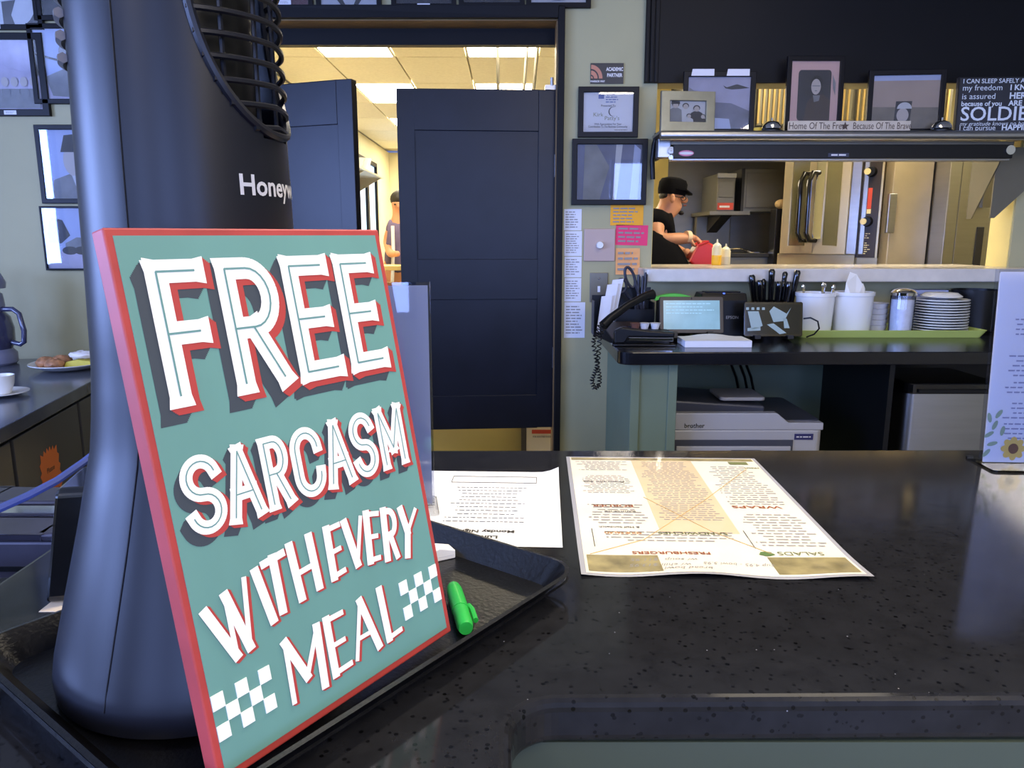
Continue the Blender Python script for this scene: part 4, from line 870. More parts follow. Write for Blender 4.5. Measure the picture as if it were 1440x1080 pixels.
G().box(-.04, .08, -.255, -.252, ht-.16, ht-.14).build('tray_handle', PRD, mf); G().box(w_/2-.115, w_/2-.04, -.2425, -.24, ht-.1, ht-.075).build('name_badge', mat('badge_navy', (46, 46, 96), .4), mf); lines('badge_print', WP, mf, w_/2-.108, w_/2-.05, ht-.082, ht-.093, 1, -.2434, ragged=0); text('brand_lettering', 'brother', .026, CHROME, mf, -w_/2+.1, -.2412, ht-.05, .01)
for dx in (.0, .035, .06): tag(G().tube([at(1028+dx*350, 512, 3.35), at(1035+dx*350, 530, 3.4), at(1040+dx*350, 556, 3.46), at(1042+dx*350, 600, 3.5)], .006, 6).build('cable', BLKPL, smooth=True), {.0: 'left', .035: 'middle', .06: 'right'}[dx]+' black cable dropping from the counter behind the office printer', 'cable', 'cables behind the office printer')
# small stainless bin
a = at(1270, 600, 2.98); b = at(1400, 600, 2.98); tb_ = thing('stainless_bin', 'stainless bin with black lid under the back counter', 'bin', ((a.x+b.x)/2, 3.16, .0005)); w_ = b.x-a.x; hz = at(1300, 554, 2.98).z
G().prism(rbox(-w_/2, w_/2, -.18, .18, .035), 'z', 0, hz).build('shell', STEEL, tb_, smooth=True); G().prism(rbox(-w_/2-.006, w_/2+.006, -.19, .19, .035), 'z', hz, hz+.045).build('lid', BLKGL, tb_, bevel=.006); G().box(-w_/2+.04, w_/2-.04, -.2, -.188, hz+.008, hz+.02).build('lid_lip', BLKPL, tb_)
# lime tray and crockery
LIME = mat('lime_plastic', (196, 208, 108), .4)
a = at(1122, 475, 3.2); b = at(1392, 470, 3.2); tw = b.x-a.x
lt = thing('lime_tray', 'lime green plastic tray holding crocks and plates', 'tray', ((a.x+b.x)/2, 3.2+.15, BZ+.0005))
g, m_ = rect_loft(G(), [(tw/2-.02, .13, .02, 0), (tw/2, .15, .03, .032), (tw/2-.004, .146, .028, .033), (tw/2-.024, .126, .02, .004)]); g.f.append(tuple(range(m_))[::-1]); g.f.append(tuple(3*m_+i for i in range(m_))); g.build('tray_body', LIME, lt, smooth=True)
TZ = BZ+.005
def crock(px0, px1, pt, Y, label):
    a, b, c = at(px0, 440, Y), at(px1, 440, Y), at(px0, pt, Y); r = (b.x-a.x)/2; h_ = c.z-TZ
    t = thing('white_crock', label, 'crock', ((a.x+b.x)/2, Y, TZ), group='white crocks on the lime tray')
    G().lathe([(0, 0), (r*.82, 0), (r*.86, .006), (r*.95, h_-.016), (r, h_-.015), (r, h_), (r*.93, h_), (r*.8, .01), (0, .01)], 36).build('vessel', WHITE, t, smooth=True)
    return (a.x+b.x)/2, h_
c1, h1 = crock(1118, 1172, 411, 3.33, 'white crock of spoons nearest the black tablet'); c2, h2 = crock(1169.5, 1226, 410, 3.33, 'white crock stuffed with crumpled paper beside the lids')
for i, (dx, dy, l, ang) in enumerate(((-.04, .0, .02, -.2), (.01, -.03, .03, .1), (.03, .02, .025, .2), (.045, -.02, .02, .3))):
    t = thing('teaspoon', 'teaspoon handle poking out of the spoon crock', 'spoon', (c1+dx, 3.33+dy, TZ+.012), group='spoons in the crock'); t.rotation_euler = (0, ang*.4, 0)
    G().box(-.005, .005, -.001, .001, 0, h1+l-.012).ell((0, 0, h1+l-.008), .008, .003, .012, 10, 6).build('spoon', CHROME, t, smooth=True)
for nm, pts, y in (('paper_liner', [(-.05, h2-.06), (.0, h2-.06), (.045, h2+.03), (.012, h2+.075), (-.02, h2+.085), (-.048, h2+.04)], 3.32), ('paper_liner', [(.02, h2-.06), (.055, h2-.06), (.07, h2+.012), (.06, h2+.035), (.03, h2+.012)], 3.345)):
    g = G().prism([(x*.9, z) for x, z in pts], 'y', -.0012, .0012); g.v = [(x, y_+.02*math.sin(z*30+x*20), z) for x, y_, z in g.v]
    o = g.build(nm, PAPER); o.location = (c2, y, TZ); tag(o, 'tall folded white paper sticking out of the right crock' if y < 3.33 else 'short white paper scrap at the right of the crock', 'paper')
cx = at(1235, 440, 3.36).x
for i in range(5):
    o = G().lathe([(0, 0), (.036, 0), (.044, .034), (.047, .036), (.045, .037), (.035, .004), (0, .003)], 24).build('plastic_tub', mat('frosted_plastic', (188, 186, 190), .35), smooth=True); o.location = (cx, 3.37, TZ+.024*i); tag(o, 'frosted plastic tub beside the sugar shaker, %s in its nested stack' % ('lowest', 'second', 'middle', 'fourth', 'topmost')[i], 'tub', 'nested plastic tubs')
a, b, c = at(1251, 440, 3.29), at(1285, 440, 3.29), at(1251, 406, 3.29); r = (b.x-a.x)/2; h_ = c.z-TZ
ss = thing('sugar_shaker', 'ribbed glass sugar shaker with domed metal lid', 'shaker', ((a.x+b.x)/2, 3.29, TZ))
G().lathe([(0, 0), (r*.9, 0), (r*.92, .01), (r*.96, h_-.03), (r*.93, h_-.022)], 28).build('glass_jar', ACRYL, ss, smooth=True); G().lathe([(0, .004), (r*.82, .004), (r*.87, h_-.045), (0, h_-.04)], 24).build('sugar', mat('sugar', (236, 236, 240), .8, noise=.06, nscale=60), ss, smooth=True); G().lathe([(r, h_-.028), (r*1.02, h_-.016), (r*.8, h_-.004), (r*.35, h_+.002), (0, h_+.002), (0, h_-.028), (r, h_-.028)], 28).build('metal_lid', CHROME, ss, smooth=True)
a, b = at(1284, 440, 3.34), at(1358, 440, 3.34); r = (b.x-a.x)/2; cx = (a.x+b.x)/2
n = 13; hp_ = (at(1320, 420, 3.34).z-TZ)/n; RIMM = mat('plate_stoneware', (226, 224, 216), .3, coat=.2)
pm_ = G().lathe([(0, 0), (r*.62, 0), (r*.66, .003), (r, .0085), (r, .0118), (r*.97, .0122), (r*.62, .007), (0, .006)], 40).build('side_plate', RIMM, smooth=True)
for i in range(n):
    o = pm_ if i == 0 else pm_.copy()
    if i: COL.objects.link(o)
    o.location = (cx+random.uniform(-.003, .003), 3.34, TZ+hp_*i); tag(o, '%s cream side plate from the bottom of the stack on the lime tray' % ('lowest second third fourth fifth sixth seventh eighth ninth tenth eleventh twelfth topmost'.split()[i]), 'plate', 'stacked side plates')
o = G().lathe([(0, 0), (r*.7, 0), (r*.72, .004), (r*.55, .018), (r*.2, .02), (0, .018)], 32).build('inverted_saucer', RIMM, smooth=True); o.location = (cx, 3.34, TZ+hp_*n+.009); tag(o, 'upturned saucer on top of the plate stack', 'saucer')
a = at(1300, 408, 3.5); t = thing('storage_box', 'pale blue lidded box behind the plate stack', 'box', (a.x, 3.53, BZ+.001)); hh = a.z-BZ; G().box(-.10, .10, -.04, .04, 0, hh-.02).build('body', mat('pale_blue', (150, 160, 206), .4), t, bevel=.004); G().box(-.105, .105, -.045, .045, hh-.02, hh).build('lid', mat('pale_blue_lid', (170, 178, 214), .4), t, bevel=.003)
for i, (x_, w_, h_) in enumerate(((2.12, .2, .19), (2.36, .2, .15))):
    t = thing('black_pan', ('taller' if i == 0 else 'shorter')+' black pan in the shade behind the lime tray', 'pan', (x_, 3.46, BZ+.001)); G().lathe([(0, 0), (.085, 0), (.095, .01), (.1, h_), (.096, h_), (.085, .012), (0, .01)], 28).build('vessel', BLKPL, t, smooth=True); G().tube([(.1, 0, h_-.03), (.13, 0, h_-.02), (.14, 0, h_-.04), (.1, 0, h_-.06)], .006, 6).build('handle', BLKPL, t, smooth=True)
# knife pot
kc = at(1085, 440, 3.42); kp = thing('knife_pot', 'black pot packed with dark knife handles behind the tablet', 'pot', (kc.x, 3.42, BZ+.001)); hk = at(1085, 424, 3.42).z-BZ
G().lathe([(0, 0), (.082, 0), (.095, hk), (.091, hk), (.078, .006), (0, .006)], 28).build('vessel', BLKPL, kp, smooth=True)
random.seed(5)
for i in range(14):
    a = 2*PI*i/14+.2; rr_ = .03 if i % 3 == 0 else .065; ti = (rr_*2.6)*random.uniform(.8, 1.2)
    t = thing('steak_knife', 'black handled knife standing in the knife pot', 'knife', (kc.x+rr_*math.cos(a), 3.42+rr_*math.sin(a)*.8, BZ+.012), group='knives in the pot')
    t.rotation_euler = (-ti*math.sin(a)*.7, ti*math.cos(a), 0); top = hk+random.uniform(.075, .14)
    G().tube([(0, 0, hk-.05), (0, 0, hk), (0, 0, top-.03), (0, 0, top-.01), (0, 0, top)], [.01, .012, .014, .0155, .01], 10).build('handle', BLKGL, t, smooth=True); G().box(-.008, .008, -.001, .001, 0, hk-.05).build('blade', CHROME, t)
# tablets, receipt printer, pad
def tablet(name, label, px0, px1, pt, pb, Y, border, cm, sm, lean):
    a, b = at(px0, pb, Y), at(px1, pt, Y); w_, h_ = b.x-a.x, (b.z-a.z); t = thing(name, label, 'tablet', ((a.x+b.x)/2, Y, BZ+.001+.05*math.sin(-lean)), 0, lean)
    z0 = max(.006, a.z-BZ); G().prism(rbox(-w_/2, w_/2, z0, z0+h_, .008), 'y', 0, .012).build('case', cm, t, bevel=.002)
    s = G().box(-w_/2+border, w_/2-border, -.001, 0, z0+border, z0+h_-border).build('screen', sm, t)
    for s_ in (-1, 1): G().box(s_*w_*.28-.012, s_*w_*.28+.012, -.015, .05, 0, z0+.006).build('foot', BLKPL, t)
    return t, s, w_, h_, z0
SCR = mat('screen_pale', (128, 168, 176), .2, noise=.15, nscale=14, emit=.22, ecol=(140, 184, 190)); SCD = mat('screen_dark', (16, 20, 24), .1, emit=.05, ecol=(40, 60, 70))
t, s, w_, h_, z0 = tablet('order_tablet', 'tablet with pale glowing screen in a brown-black case', 928, 1021, 421, 473, 3.1, .016, mat('tablet_brown', (46, 36, 30), .4), SCR, math.radians(-14))
lines('screen_print', mat('screen_line', (150, 196, 206), .3, emit=.25), t, -w_*.4, w_*.35, z0+h_*.85, z0+h_*.5, 4, -.0015, .3); G().cyl((0, -.001, z0+h_-.008), (0, -.0015, z0+h_-.008), .003).build('camera_lens', BLKGL, t)
t, s, w_, h_, z0 = tablet('camera_tablet', 'black tablet showing a dim greenish camera picture', 1046, 1132, 427.5, 476, 3.12, .010, BLKGL, SCD, math.radians(-8))
GI = mat('screen_icon', (130, 150, 152), .3, emit=.2)
for pts in ([(-.12, .1), (-.07, .1), (-.05, .04), (-.1, .02)], [(-.02, .1), (.0, .12), (.06, .09), (.08, .115), (.05, .06), (.0, .055)], [(-.03, .045), (.0, .05), (.06, .01), (.03, .005)], [(.045, .07), (.06, .07), (.075, .03), (.05, .03)], [(-.12, .03), (-.06, .035), (-.06, .02), (-.12, .018)]): flat('picture_shape', [(x*.9, z0+z+.005) for x, z in pts], GI, t, -.0012)
for i in range(4): flat('icon', rbox(-.115+.022*i, -.103+.022*i, z0+h_-.033, z0+h_-.022, .002), GI, t, -.0012)
tag(G().tube([at(1130, 448, 3.14), at(1140, 447, 3.12), at(1150, 452, 3.1), at(1152, 462, 3.1), at(1145, 470, 3.12), at(1134, 474, 3.14)], .0035, 6).build('charging_cable', BLKPL, smooth=True), 'short black charging cable looping beside the dim camera tablet', 'cable')
a, b = at(985, 470, 3.24), at(1052, 413, 3.24); t = thing('ticket_printer', 'black ticket printer between the two tablets', 'printer', ((a.x+b.x)/2, 3.31, BZ+.001)); w_ = b.x-a.x; h_ = b.z-BZ
G().prism([(-.07, 0), (.08, 0), (.08, h_-.02), (.05, h_), (-.05, h_), (-.07, h_-.03)], 'x', -w_/2, w_/2).build('body', BLKPL, t, bevel=.006); G().box(-w_/2+.02, w_/2-.02, -.03, .02, h_, h_+.006).build('lid', BLKGL, t, bevel=.002); text('brand_lettering', 'EPSON', .018, mat('badge_grey', (150, 150, 156), .4), t, .035, -.0715, h_*.42, .01, 'CENTER'); G().box(-.004, .004, -.052, -.048, h_-.006, h_+.001).build('status_light', mat('blue_led', (80, 110, 255), .3, emit=2), t)
a = at(952, 416, 3.3); t = thing('green_binder', 'lime green curved strip standing behind the pale tablet', 'binder', (a.x, 3.36, BZ+.001)); hh = a.z-BZ
pts = [(-.085+.17*i/12, hh-.025+.03*math.sin(PI*(.15+.7*i/12))) for i in range(13)]; g = G().prism(pts+[(x, z-.014) for x, z in pts[::-1]], 'y', -.02, .02); g.build('green_strip', mat('green_strip', (96, 200, 70), .4), t); G().box(-.075, .075, -.015, .015, 0, hh-.02).build('dark_body', BLKPL, t)
a, b = at(963, 490, 2.92), at(1058, 478, 2.92); t = thing('order_pad', 'white order pad lying at the front of the back counter', 'notepad', ((a.x+b.x)/2, 2.99, BZ+.0005)); w_ = b.x-a.x
G().box(-w_/2, w_/2, -.07, .07, 0, .026).build('page_block', PAPERB, t, bevel=.001); sheet('top_page', PAPER, -w_/2, w_/2, -.068, .07, .0268, t, lambda x, y: .01*max(0, 1-(x/.09)**2)*max(0, (y+.03)/.1), 10, 10)
# desk phone, organiser, stapler, letters
oc = at(893, 440, 3.35); og = thing('desk_organiser', 'black mesh organiser with scissors and pens in the corner', 'organiser', (oc.x, 3.4, BZ+.001)); G().prism(rbox(-.09, .09, -.06, .06, .01), 'z', 0, .012).build('base', BLKPL, og); G().box(-.085, .085, .05, .058, .01, .2).box(-.085, -.078, -.055, .058, .01, .14).box(.078, .085, -.055, .058, .01, .14).box(-.085, .085, -.058, -.05, .01, .11).box(-.004, .004, -.055, .055, .01, .13).build('compartment_walls', BLKPL, og)
t = thing('scissors', 'black handled scissors standing in the desk organiser', 'scissors', (oc.x-.01, 3.4, BZ+.02)); SC = mat('scissor_grey', (46, 48, 62), .4)
c = at(886, 390, 3.4); z = c.z-BZ-.02; x = c.x-oc.x+.01
G().tube([(x+.032*math.cos(q)*.62-.3*.045*math.sin(q), 0, z+.045*math.sin(q)) for q in [2*PI*i/18 for i in range(18)]], .0065, 8, True).build('handle_loop', SC, t, smooth=True); c = at(874, 402, 3.38); x2 = c.x-oc.x+.01; z2 = c.z-BZ-.02
G().tube([(x2+.022*math.cos(q), -.02, z2+.030*math.sin(q)) for q in [2*PI*i/18 for i in range(18)]], .0065, 8, True).build('handle_loop', SC, t, smooth=True)
G().tube([(x+.025, 0, z-.035), (x+.05, 0, z-.10), (x+.06, 0, z-.15)], .007, 8).tube([(x2+.015, -.02, z2-.025), (x2+.06, -.01, z2-.08), (x2+.08, 0, z2-.12)], .007, 8).build('shank', SC, t, smooth=True)
for i, (px_, py_, lean) in enumerate(((898, 386, .1), (904, 388, .16), (908, 383, .2), (893, 392, 0))):
    c = at(px_, py_, 3.4); t = thing('pen', 'dark pen standing in the desk organiser', 'pen', (oc.x+.02+.012*i, 3.4, BZ+.014), group='pens in the organiser'); e = c-Vector((oc.x+.02+.012*i, 3.4, BZ+.014)); G().tube([(0, 0, 0), e*.95, e], [.0055, .0065, .004], 8).build('barrel', SC, t, smooth=True); G().tube([e*.75+Vector((.007, -.004, 0)), e*.97+Vector((.007, -.004, 0))], .002, 6).build('clip', BLKPL, t)
tel = thing('desk_phone', 'black desk phone with coiled cord hanging off the counter', 'phone', (at(878, 460, 3.15).x, 3.12, BZ+.001), math.radians(8))
G().prism([(-.1, 0), (.1, 0), (.1, .07), (.02, .05), (-.1, .022)], 'x', -.085, .09).build('body', BLKPL, tel, bevel=.005); 
for i in range(3):
    for j in range(3): G().box(-.01+.024*i, .006+.024*i, -.06+.03*j, -.042+.03*j, .03+.009*j, .041+.009*j).build('key', SC, tel)
h0, h1_ = at(848, 458, 3.0)-tel.location, at(918, 414, 3.12)-tel.location
Mi = Matrix.Rotation(-math.radians(8), 3, 'Z'); h0 = Mi @ h0; h1_ = Mi @ h1_; md = (h0+h1_)/2+Vector((0, 0, .02))
G().tube([h0, h0.lerp(md, .3)+Vector((0, 0, .006)), md, h1_.lerp(md, .3)+Vector((0, 0, .006)), h1_], [.02, .017, .0145, .017, .021], 12).build('handset', BLKPL, tel, smooth=True)
coil = []; c0 = at(842, 458, 2.98); path = [(845, 455), (838, 470), (834, 482), (838, 500), (840, 515), (836, 525), (832, 536), (836, 547), (843, 541), (843, 528), (840, 515), (842, 495), (843, 475), (848, 462)]
P3 = [at(x, y, 2.78) for x, y in path]
for i in range(len(P3)-1):
    for q in range(24):
        f_ = q/24; c = P3[i].lerp(P3[i+1], f_); an = 2*PI*(f_*3+i*3); t_v = (P3[i+1]-P3[i]).normalized(); s1 = Vector((0, 1, 0)); s2 = t_v.cross(s1); coil.append(c+(s1*math.cos(an)+s2*math.sin(an))*.0075)
Mi4 = Matrix.Translation(-tel.location); coil = [Mi @ (p_-Vector(tel.location)) for p_ in coil]
G().tube(coil, .0022, 5).build('coiled_cord', BLKPL, tel, smooth=True)
a = at(906, 478, 2.95); st = thing('stapler', 'black stapler with chrome strip at the front of the back counter', 'stapler', (a.x, 2.97, BZ+.0005), math.radians(-2))
G().prism([(-.125, 0), (.125, 0), (.125, .008), (-.125, .01)], 'y', -.024, .024).build('base', BLKGL, st, bevel=.003); G().prism([(-.06, .022), (.115, .018), (.115, .034), (-.06, .036)], 'y', -.018, .018).build('magazine', CHROME, st, bevel=.002); G().prism([(-.115, .01), (-.075, .012), (-.06, .036), (.12, .036), (.12, .055), (.02, .062), (-.09, .075), (-.118, .06)], 'y', -.021, .021).build('top_arm', BLKPL, st, bevel=.006)
for i, (px_, py_) in enumerate(((908, 443), (923, 446), (895, 440))):
    c = at(px_, py_, 3.08); t = thing('creamer_cup', ('left of the two white creamer cups behind the stapler', 'right of the two white creamer cups behind the stapler', 'brown creamer cup behind the stapler')[i], 'creamer', (c.x, 3.10, BZ+.05), group='creamer cups behind the stapler')
    t.location.z = BZ+.052; G().lathe([(0, 0), (.014, 0), (.021, .024), (.023, .025), (.0, .026)], 20).build('cup', PAPERB if i < 2 else mat('creamer_brown', (120, 80, 66), .5), t, smooth=True)
t = thing('creamer_bin', 'low dark bin holding creamer cups behind the stapler', 'bin', (at(912, 450, 3.08).x, 3.10, BZ+.0008)); G().box(-.075, .085, -.035, .035, 0, .05).build('body', BLKPL, t, bevel=.004); G().ring(-.075, .085, .0, .012, .003, -.038, -.035).build('label_rail', SC, t)
lh = thing('letter_rack', 'dark letter rack at the left end of the back counter', 'rack', (at(851, 440, 3.3).x, 3.34, BZ+.0008)); G().box(-.05, .05, -.05, .05, 0, .01).box(-.05, -.046, -.05, .05, .01, .15).box(.046, .05, -.05, .05, .01, .1).box(-.05, .05, .046, .05, .01, .17).build('frame', BLKPL, lh)
for i, (dx, hgt, ln, lab) in enumerate(((-.03, .165, .12, 'short envelope leaning left in the letter rack'), (-.008, .215, .15, 'middle white envelope in the letter rack'), (.016, .235, .18, 'tallest white envelope in the letter rack'))):
    o = G().prism([(-.018, 0), (.03, 0), (.03+hgt*ln, hgt), (-.018+hgt*ln, hgt-.006)], 'y', -.002, .002).build('envelope', PAPERB); o.location = (lh.location.x+dx*.6, 3.31+.012*i, BZ+.011); tag(o, lab, 'envelope')

# ------------------------------------------------------------------ kitchen seen through the hatch
KS = mat('kitchen_steel', (122, 120, 112), .42, metal=.75, noise=.12, nscale=2, stretch=(1, 1, 3)); KD = mat('kitchen_dark', (34, 33, 32), .5)
struct(G().box(1.24, 3.0, 6.2, 6.26, 0, H).build('wall_kitchen_range', KS)); struct(G().box(1.02, 1.24, 6.2, 6.26, 0, H).build('wall_kitchen_pier', YEL))
hd = thing('vent_hood', 'steel exhaust hood with slanted grease filters over the range', 'hood', (2.1, 6.2, 0)); z0 = CZ+.72
G().prism([(-.9, z0), (-.86, z0-.06), (-.0, z0-.0), (-.0, z0+.7), (-.9, z0+.7)], 'x', -.84, .84).build('canopy', KS, hd)
for i in range(5):
    x = -.8+.33*i; f = G().prism([(-.93, z0+.02), (-.91, z0+.02), (-.91, z0+.5), (-.93, z0+.5)], 'x', x, x+.3).build('grease_filter', KS, hd)
    for j in range(9): G().prism([(x+.033*j, z0+.03), (x+.033*j+.012, z0+.03), (x+.033*j+.03-.015, z0+.49), (x+.033*j-.015+.018, z0+.49)], 'y', -.945, -.93).build('baffle', mat('baffle_brass', (188, 164, 112), .35, metal=.8), f)
def kbox(name, label, cat, px, Y, dep, m, bevel=.004):
    a, b = at(px[0], px[3], Y), at(px[2], px[1], Y); t = thing(name, label, cat, ((a.x+b.x)/2, Y, a.z)); w_, h_ = b.x-a.x, b.z-a.z; G().box(-w_/2, w_/2, 0, dep, 0, h_).build('body', m, t, bevel=bevel); return t, w_, h_
t, w_, h_ = kbox('salamander_broiler', 'small steel broiler cabinet with red strip on the kitchen wall', 'broiler', (1007, 244, 1035, 297), 5.75, .45, KS); G().box(-w_/2-.005, w_/2, -.02, .0, h_-.03, h_).build('top_lip', STEEL, t); G().box(-w_/2+.01, w_/2-.01, -.008, 0, .1, h_-.06).build('door_panel', KS, t, bevel=.003); G().box(-w_/2+.008, w_/2-.01, -.012, 0, .01, .06).build('red_strip', mat('red_label', (206, 72, 48), .5), t); lines('strip_print', WP, t, -w_*.35, w_*.3, .045, .02, 1, -.013, ragged=0, th=.6); G().prism([(-.13, -.03), (.45, -.03), (.45, -.004), (-.13, -.004)], 'x', -w_/2-.08, w_/2+.08).build('shelf_plate', STEELD, t); G().prism([(-.05, -.03), (.4, -.03), (.4, -.17)], 'x', -.04, .04).build('bracket', KD, t)
t, w_, h_ = kbox('steel_cabinet', 'plain steel wall cabinet right of the broiler', 'cabinet', (1040, 237, 1106, 298), 5.8, .4, KS); G().box(-w_/2, -w_/2+.02, -.02, 0, 0, h_).build('edge_strip', KD, t); G().box(-w_/2+.04, w_/2-.02, -.006, 0, .03, h_-.03).build('door', KS, t, bevel=.003)
a, b = at(1030, 356, 5.5), at(1112, 356, 5.5); t = thing('cooking_range', 'dark flat top range behind the squeeze bottles', 'range', ((a.x+b.x)/2+.0, 5.5, 0)); G().box(-.34, .06, 0, .68, 0, a.z-.03).build('body', KS, t); G().box(-.34, .06, -.02, .68, a.z-.03, a.z).build('griddle', KD, t, bevel=.004); G().box(-.34, -.06, .6, .66, a.z, a.z+.28).build('splash_guard', STEELD, t, bevel=.01); G().box(-.06, .05, .1, .16, a.z, a.z+.006).tube([(-.28, .1, a.z+.02), (-.12, .12, a.z+.03), (-.04, .13, a.z+.01)], .008, 8).build('spatula', CHROME, t)
a, b = at(1087, 358, 5.45), at(1103, 294, 5.45); t = thing('black_locker', 'tall narrow black unit left of the oven', 'unit', ((a.x+b.x)/2, 5.38, .0)); G().box(-.05, .045, 0, .12, 0, b.z).build('body', BLKPL, t, bevel=.004); G().box(-.012, .03, -.004, 0, b.z-.4, b.z-.1).build('handle', KD, t); t2 = G().ell((a.x+.035, 5.44, b.z+.033), .05, .035, .034, 12, 8).build('folded_cloth', mat('cloth_beige', (190, 160, 110), .8, noise=.2)); tag(t2, 'beige cloth bundled on top of the tall black unit', 'cloth')
# convection oven (turned a little, its right side nearer)
A, B = at(1103, 300, 5.32), at(1240, 300, 4.95); rz = math.atan2(B.y-A.y, B.x-A.x); ow = math.hypot(B.x-A.x, B.y-A.y)
ov = thing('convection_oven', 'stainless double door convection oven with black loop handles', 'oven', (A.x, A.y, 0), rz)
zb_, zt_ = at(1150, 357, 5.2).z, CZ+.62; OVS = mat('oven_steel', (186, 172, 140), .34, metal=.55, noise=.1, nscale=3); OGL = mat('oven_window', (104, 98, 70), .1, coat=.6, noise=.25, nscale=3)
G().prism([(0, .02), (ow, .02), (ow-.33, .4), (.2, .4)], 'z', 0, zt_).build('body', OVS, ov); G().box(-.02, ow*.78, -.03, .02, 0, zb_).build('plinth', OVS, ov, bevel=.004)
d0, d1, d2 = 0.0, ow*.37, ow*.70
for n_, x0, x1, y_ in (('left', d0, d1-.01, -.05), ('right', d1, d2, -.085)):
    dr = G().ring(x0, x1, zb_, zt_-.02, .055, y_, y_+.05).build('door', OVS, ov, bevel=.004)
    G().box(x0+.05, x1-.05, y_+.012, y_+.03, zb_+.05, zt_-.07).build('window_pane', OGL, dr)
for x, y_ in ((d1-.10, -.05), (d1-.035, -.085)):
    z0, z1 = zb_+.09, zt_-.2; G().tube([(x+.05, y_, z0), (x+.02, y_-.05, z0), (x, y_-.06, z0+.05), (x, y_-.06, z1-.05), (x+.02, y_-.05, z1), (x+.05, y_, z1)], .017, 10).build('handle', BLKGL, ov, smooth=True)
G().box(d1-.005, d1+.05, -.1, -.085, zb_+.1, zt_-.06).build('latch_plate', CHROME, ov); G().box(d2, d2+.06, -.06, .02, zb_, zt_-.02).box(d2+.07, d2+.1, -.04, .02, zb_, zt_-.02).build('door_jamb', STEEL, ov, bevel=.004)
cpx = ow-.135
G().box(cpx, ow, -.03, .02, zb_-.02, zt_-.02).build('control_panel', mat('panel_brown', (44, 34, 26), .4), ov); G().box(cpx-.008, cpx, -.035, .02, zb_-.02, zt_).box(ow-.012, ow, -.035, .02, zb_-.02, zt_).build('panel_edge', OVS, ov)
IV = mat('knob_ivory', (226, 208, 150), .4)
for z in (zb_+.21, zb_+.52): G().cyl((cpx+.06, -.03, z), (cpx+.06, -.07, z), .034, .028, 20).build('knob', BLKPL, ov, smooth=True); G().cyl((cpx+.045, -.07, z), (cpx+.045, -.08, z), .02, n=16).build('knob_cap', IV, ov)
flat('warning_label', [(cpx+.03, zb_+.29), (cpx+.075, zb_+.29), (cpx+.075, zb_+.42), (cpx+.03, zb_+.42)], mat('red_label', (206, 72, 48), .5), ov, -.031); flat('warning_label', [(cpx+.03, zb_+.26), (cpx+.075, zb_+.26), (cpx+.075, zb_+.288), (cpx+.03, zb_+.288)], IV, ov, -.031)
lines('panel_print', IV, ov, cpx+.02, cpx+.09, zb_+.08, zb_+.0, 6, -.0312); lines('panel_print', IV, ov, cpx+.02, cpx+.09, zb_+.14, zb_+.1, 3, -.0312)
t, w_, h_ = kbox('refrigerator', 'wide brushed steel refrigerator side panel right of the oven', 'refrigerator', (1243, 120, 1326, 400), 4.85, .7, STEEL); t.location.z = 0; 
for o in t.children: bpy.data.objects.remove(o)
zz = CZ+.62; G().box(-w_/2, w_/2, 0, .7, 0, zz).build('body', mat('fridge_steel', (190, 176, 150), .4, metal=.5, noise=.2, nscale=2.5), t, bevel=.004); zc = at(1238, 300, 4.83).z; G().box(-w_/2-.03, -w_/2+.02, -.03, -.0, zc-.12, zc+.12).build('handle', STEEL, t, bevel=.004)
x0, x1, x2 = at(1328, 300, 4.7).x, at(1344, 300, 4.7).x, at(1400, 300, 4.7).x
t = thing('steel_cabinet', 'bluish steel cabinet with dark slot handle at the right of the hatch', 'cabinet', (x1, 4.7, 0)); G().box(x0-x1, 0, -.02, .5, 0, zz).build('pillar', STEEL, t, bevel=.004); G().box(.012, x2-x1+.5, 0, .6, 0, zz).build('door', STEEL, t, bevel=.004); a, b = at(1368, 367, 4.7), at(1384, 319, 4.7); G().box(a.x-x1, b.x-x1, -.006, 0, a.z-.2, b.z).build('slot_handle', KD, t, bevel=.003); a, b = at(1380, 292, 4.65), at(1402, 224, 4.65); G().box(a.x-x1, b.x-x1, -.06, -.03, a.z, b.z+.1).build('hanging_panel', STEELD, t)
# squeeze bottles on the ledge
def bottle(px0, px1, ptop, Y, fill, lab):
    a, b, c = at(px0, 360, Y), at(px1, 360, Y), at(px0, ptop, Y); r = (b.x-a.x)/2; h_ = c.z-PZ0
    t = thing('squeeze_bottle', lab, 'bottle', ((a.x+b.x)/2, Y, PZ0+.0008), group='squeeze bottles on the ledge')
    G().lathe([(0, 0), (r*.92, 0), (r, .006), (r, h_*.38)], 24).lathe([(r, h_*.38), (0, h_*.38)], 24).build('sauce_fill', fill, t, smooth=True); G().lathe([(r, h_*.38), (r, h_*.66), (r*.8, h_*.72)], 24).build('clear_wall', mat('cream_plastic', (232, 218, 170), .4), t, smooth=True); G().lathe([(r*.86, h_*.7), (r*.86, h_*.76), (r*.45, h_*.84), (r*.22, h_*.86), (r*.12, h_), (0, h_)], 20).build('nozzle_cap', mat('cream_cap', (240, 230, 190), .4), t, smooth=True)
bottle(1001, 1014.5, 336.5, 3.86, mat('mustard', (240, 184, 40), .4), 'squeeze bottle of yellow sauce on the hatch ledge'); bottle(1013.5, 1027, 343, 3.9, mat('pale_sauce', (206, 196, 160), .4), 'squeeze bottle of pale sauce on the hatch ledge')
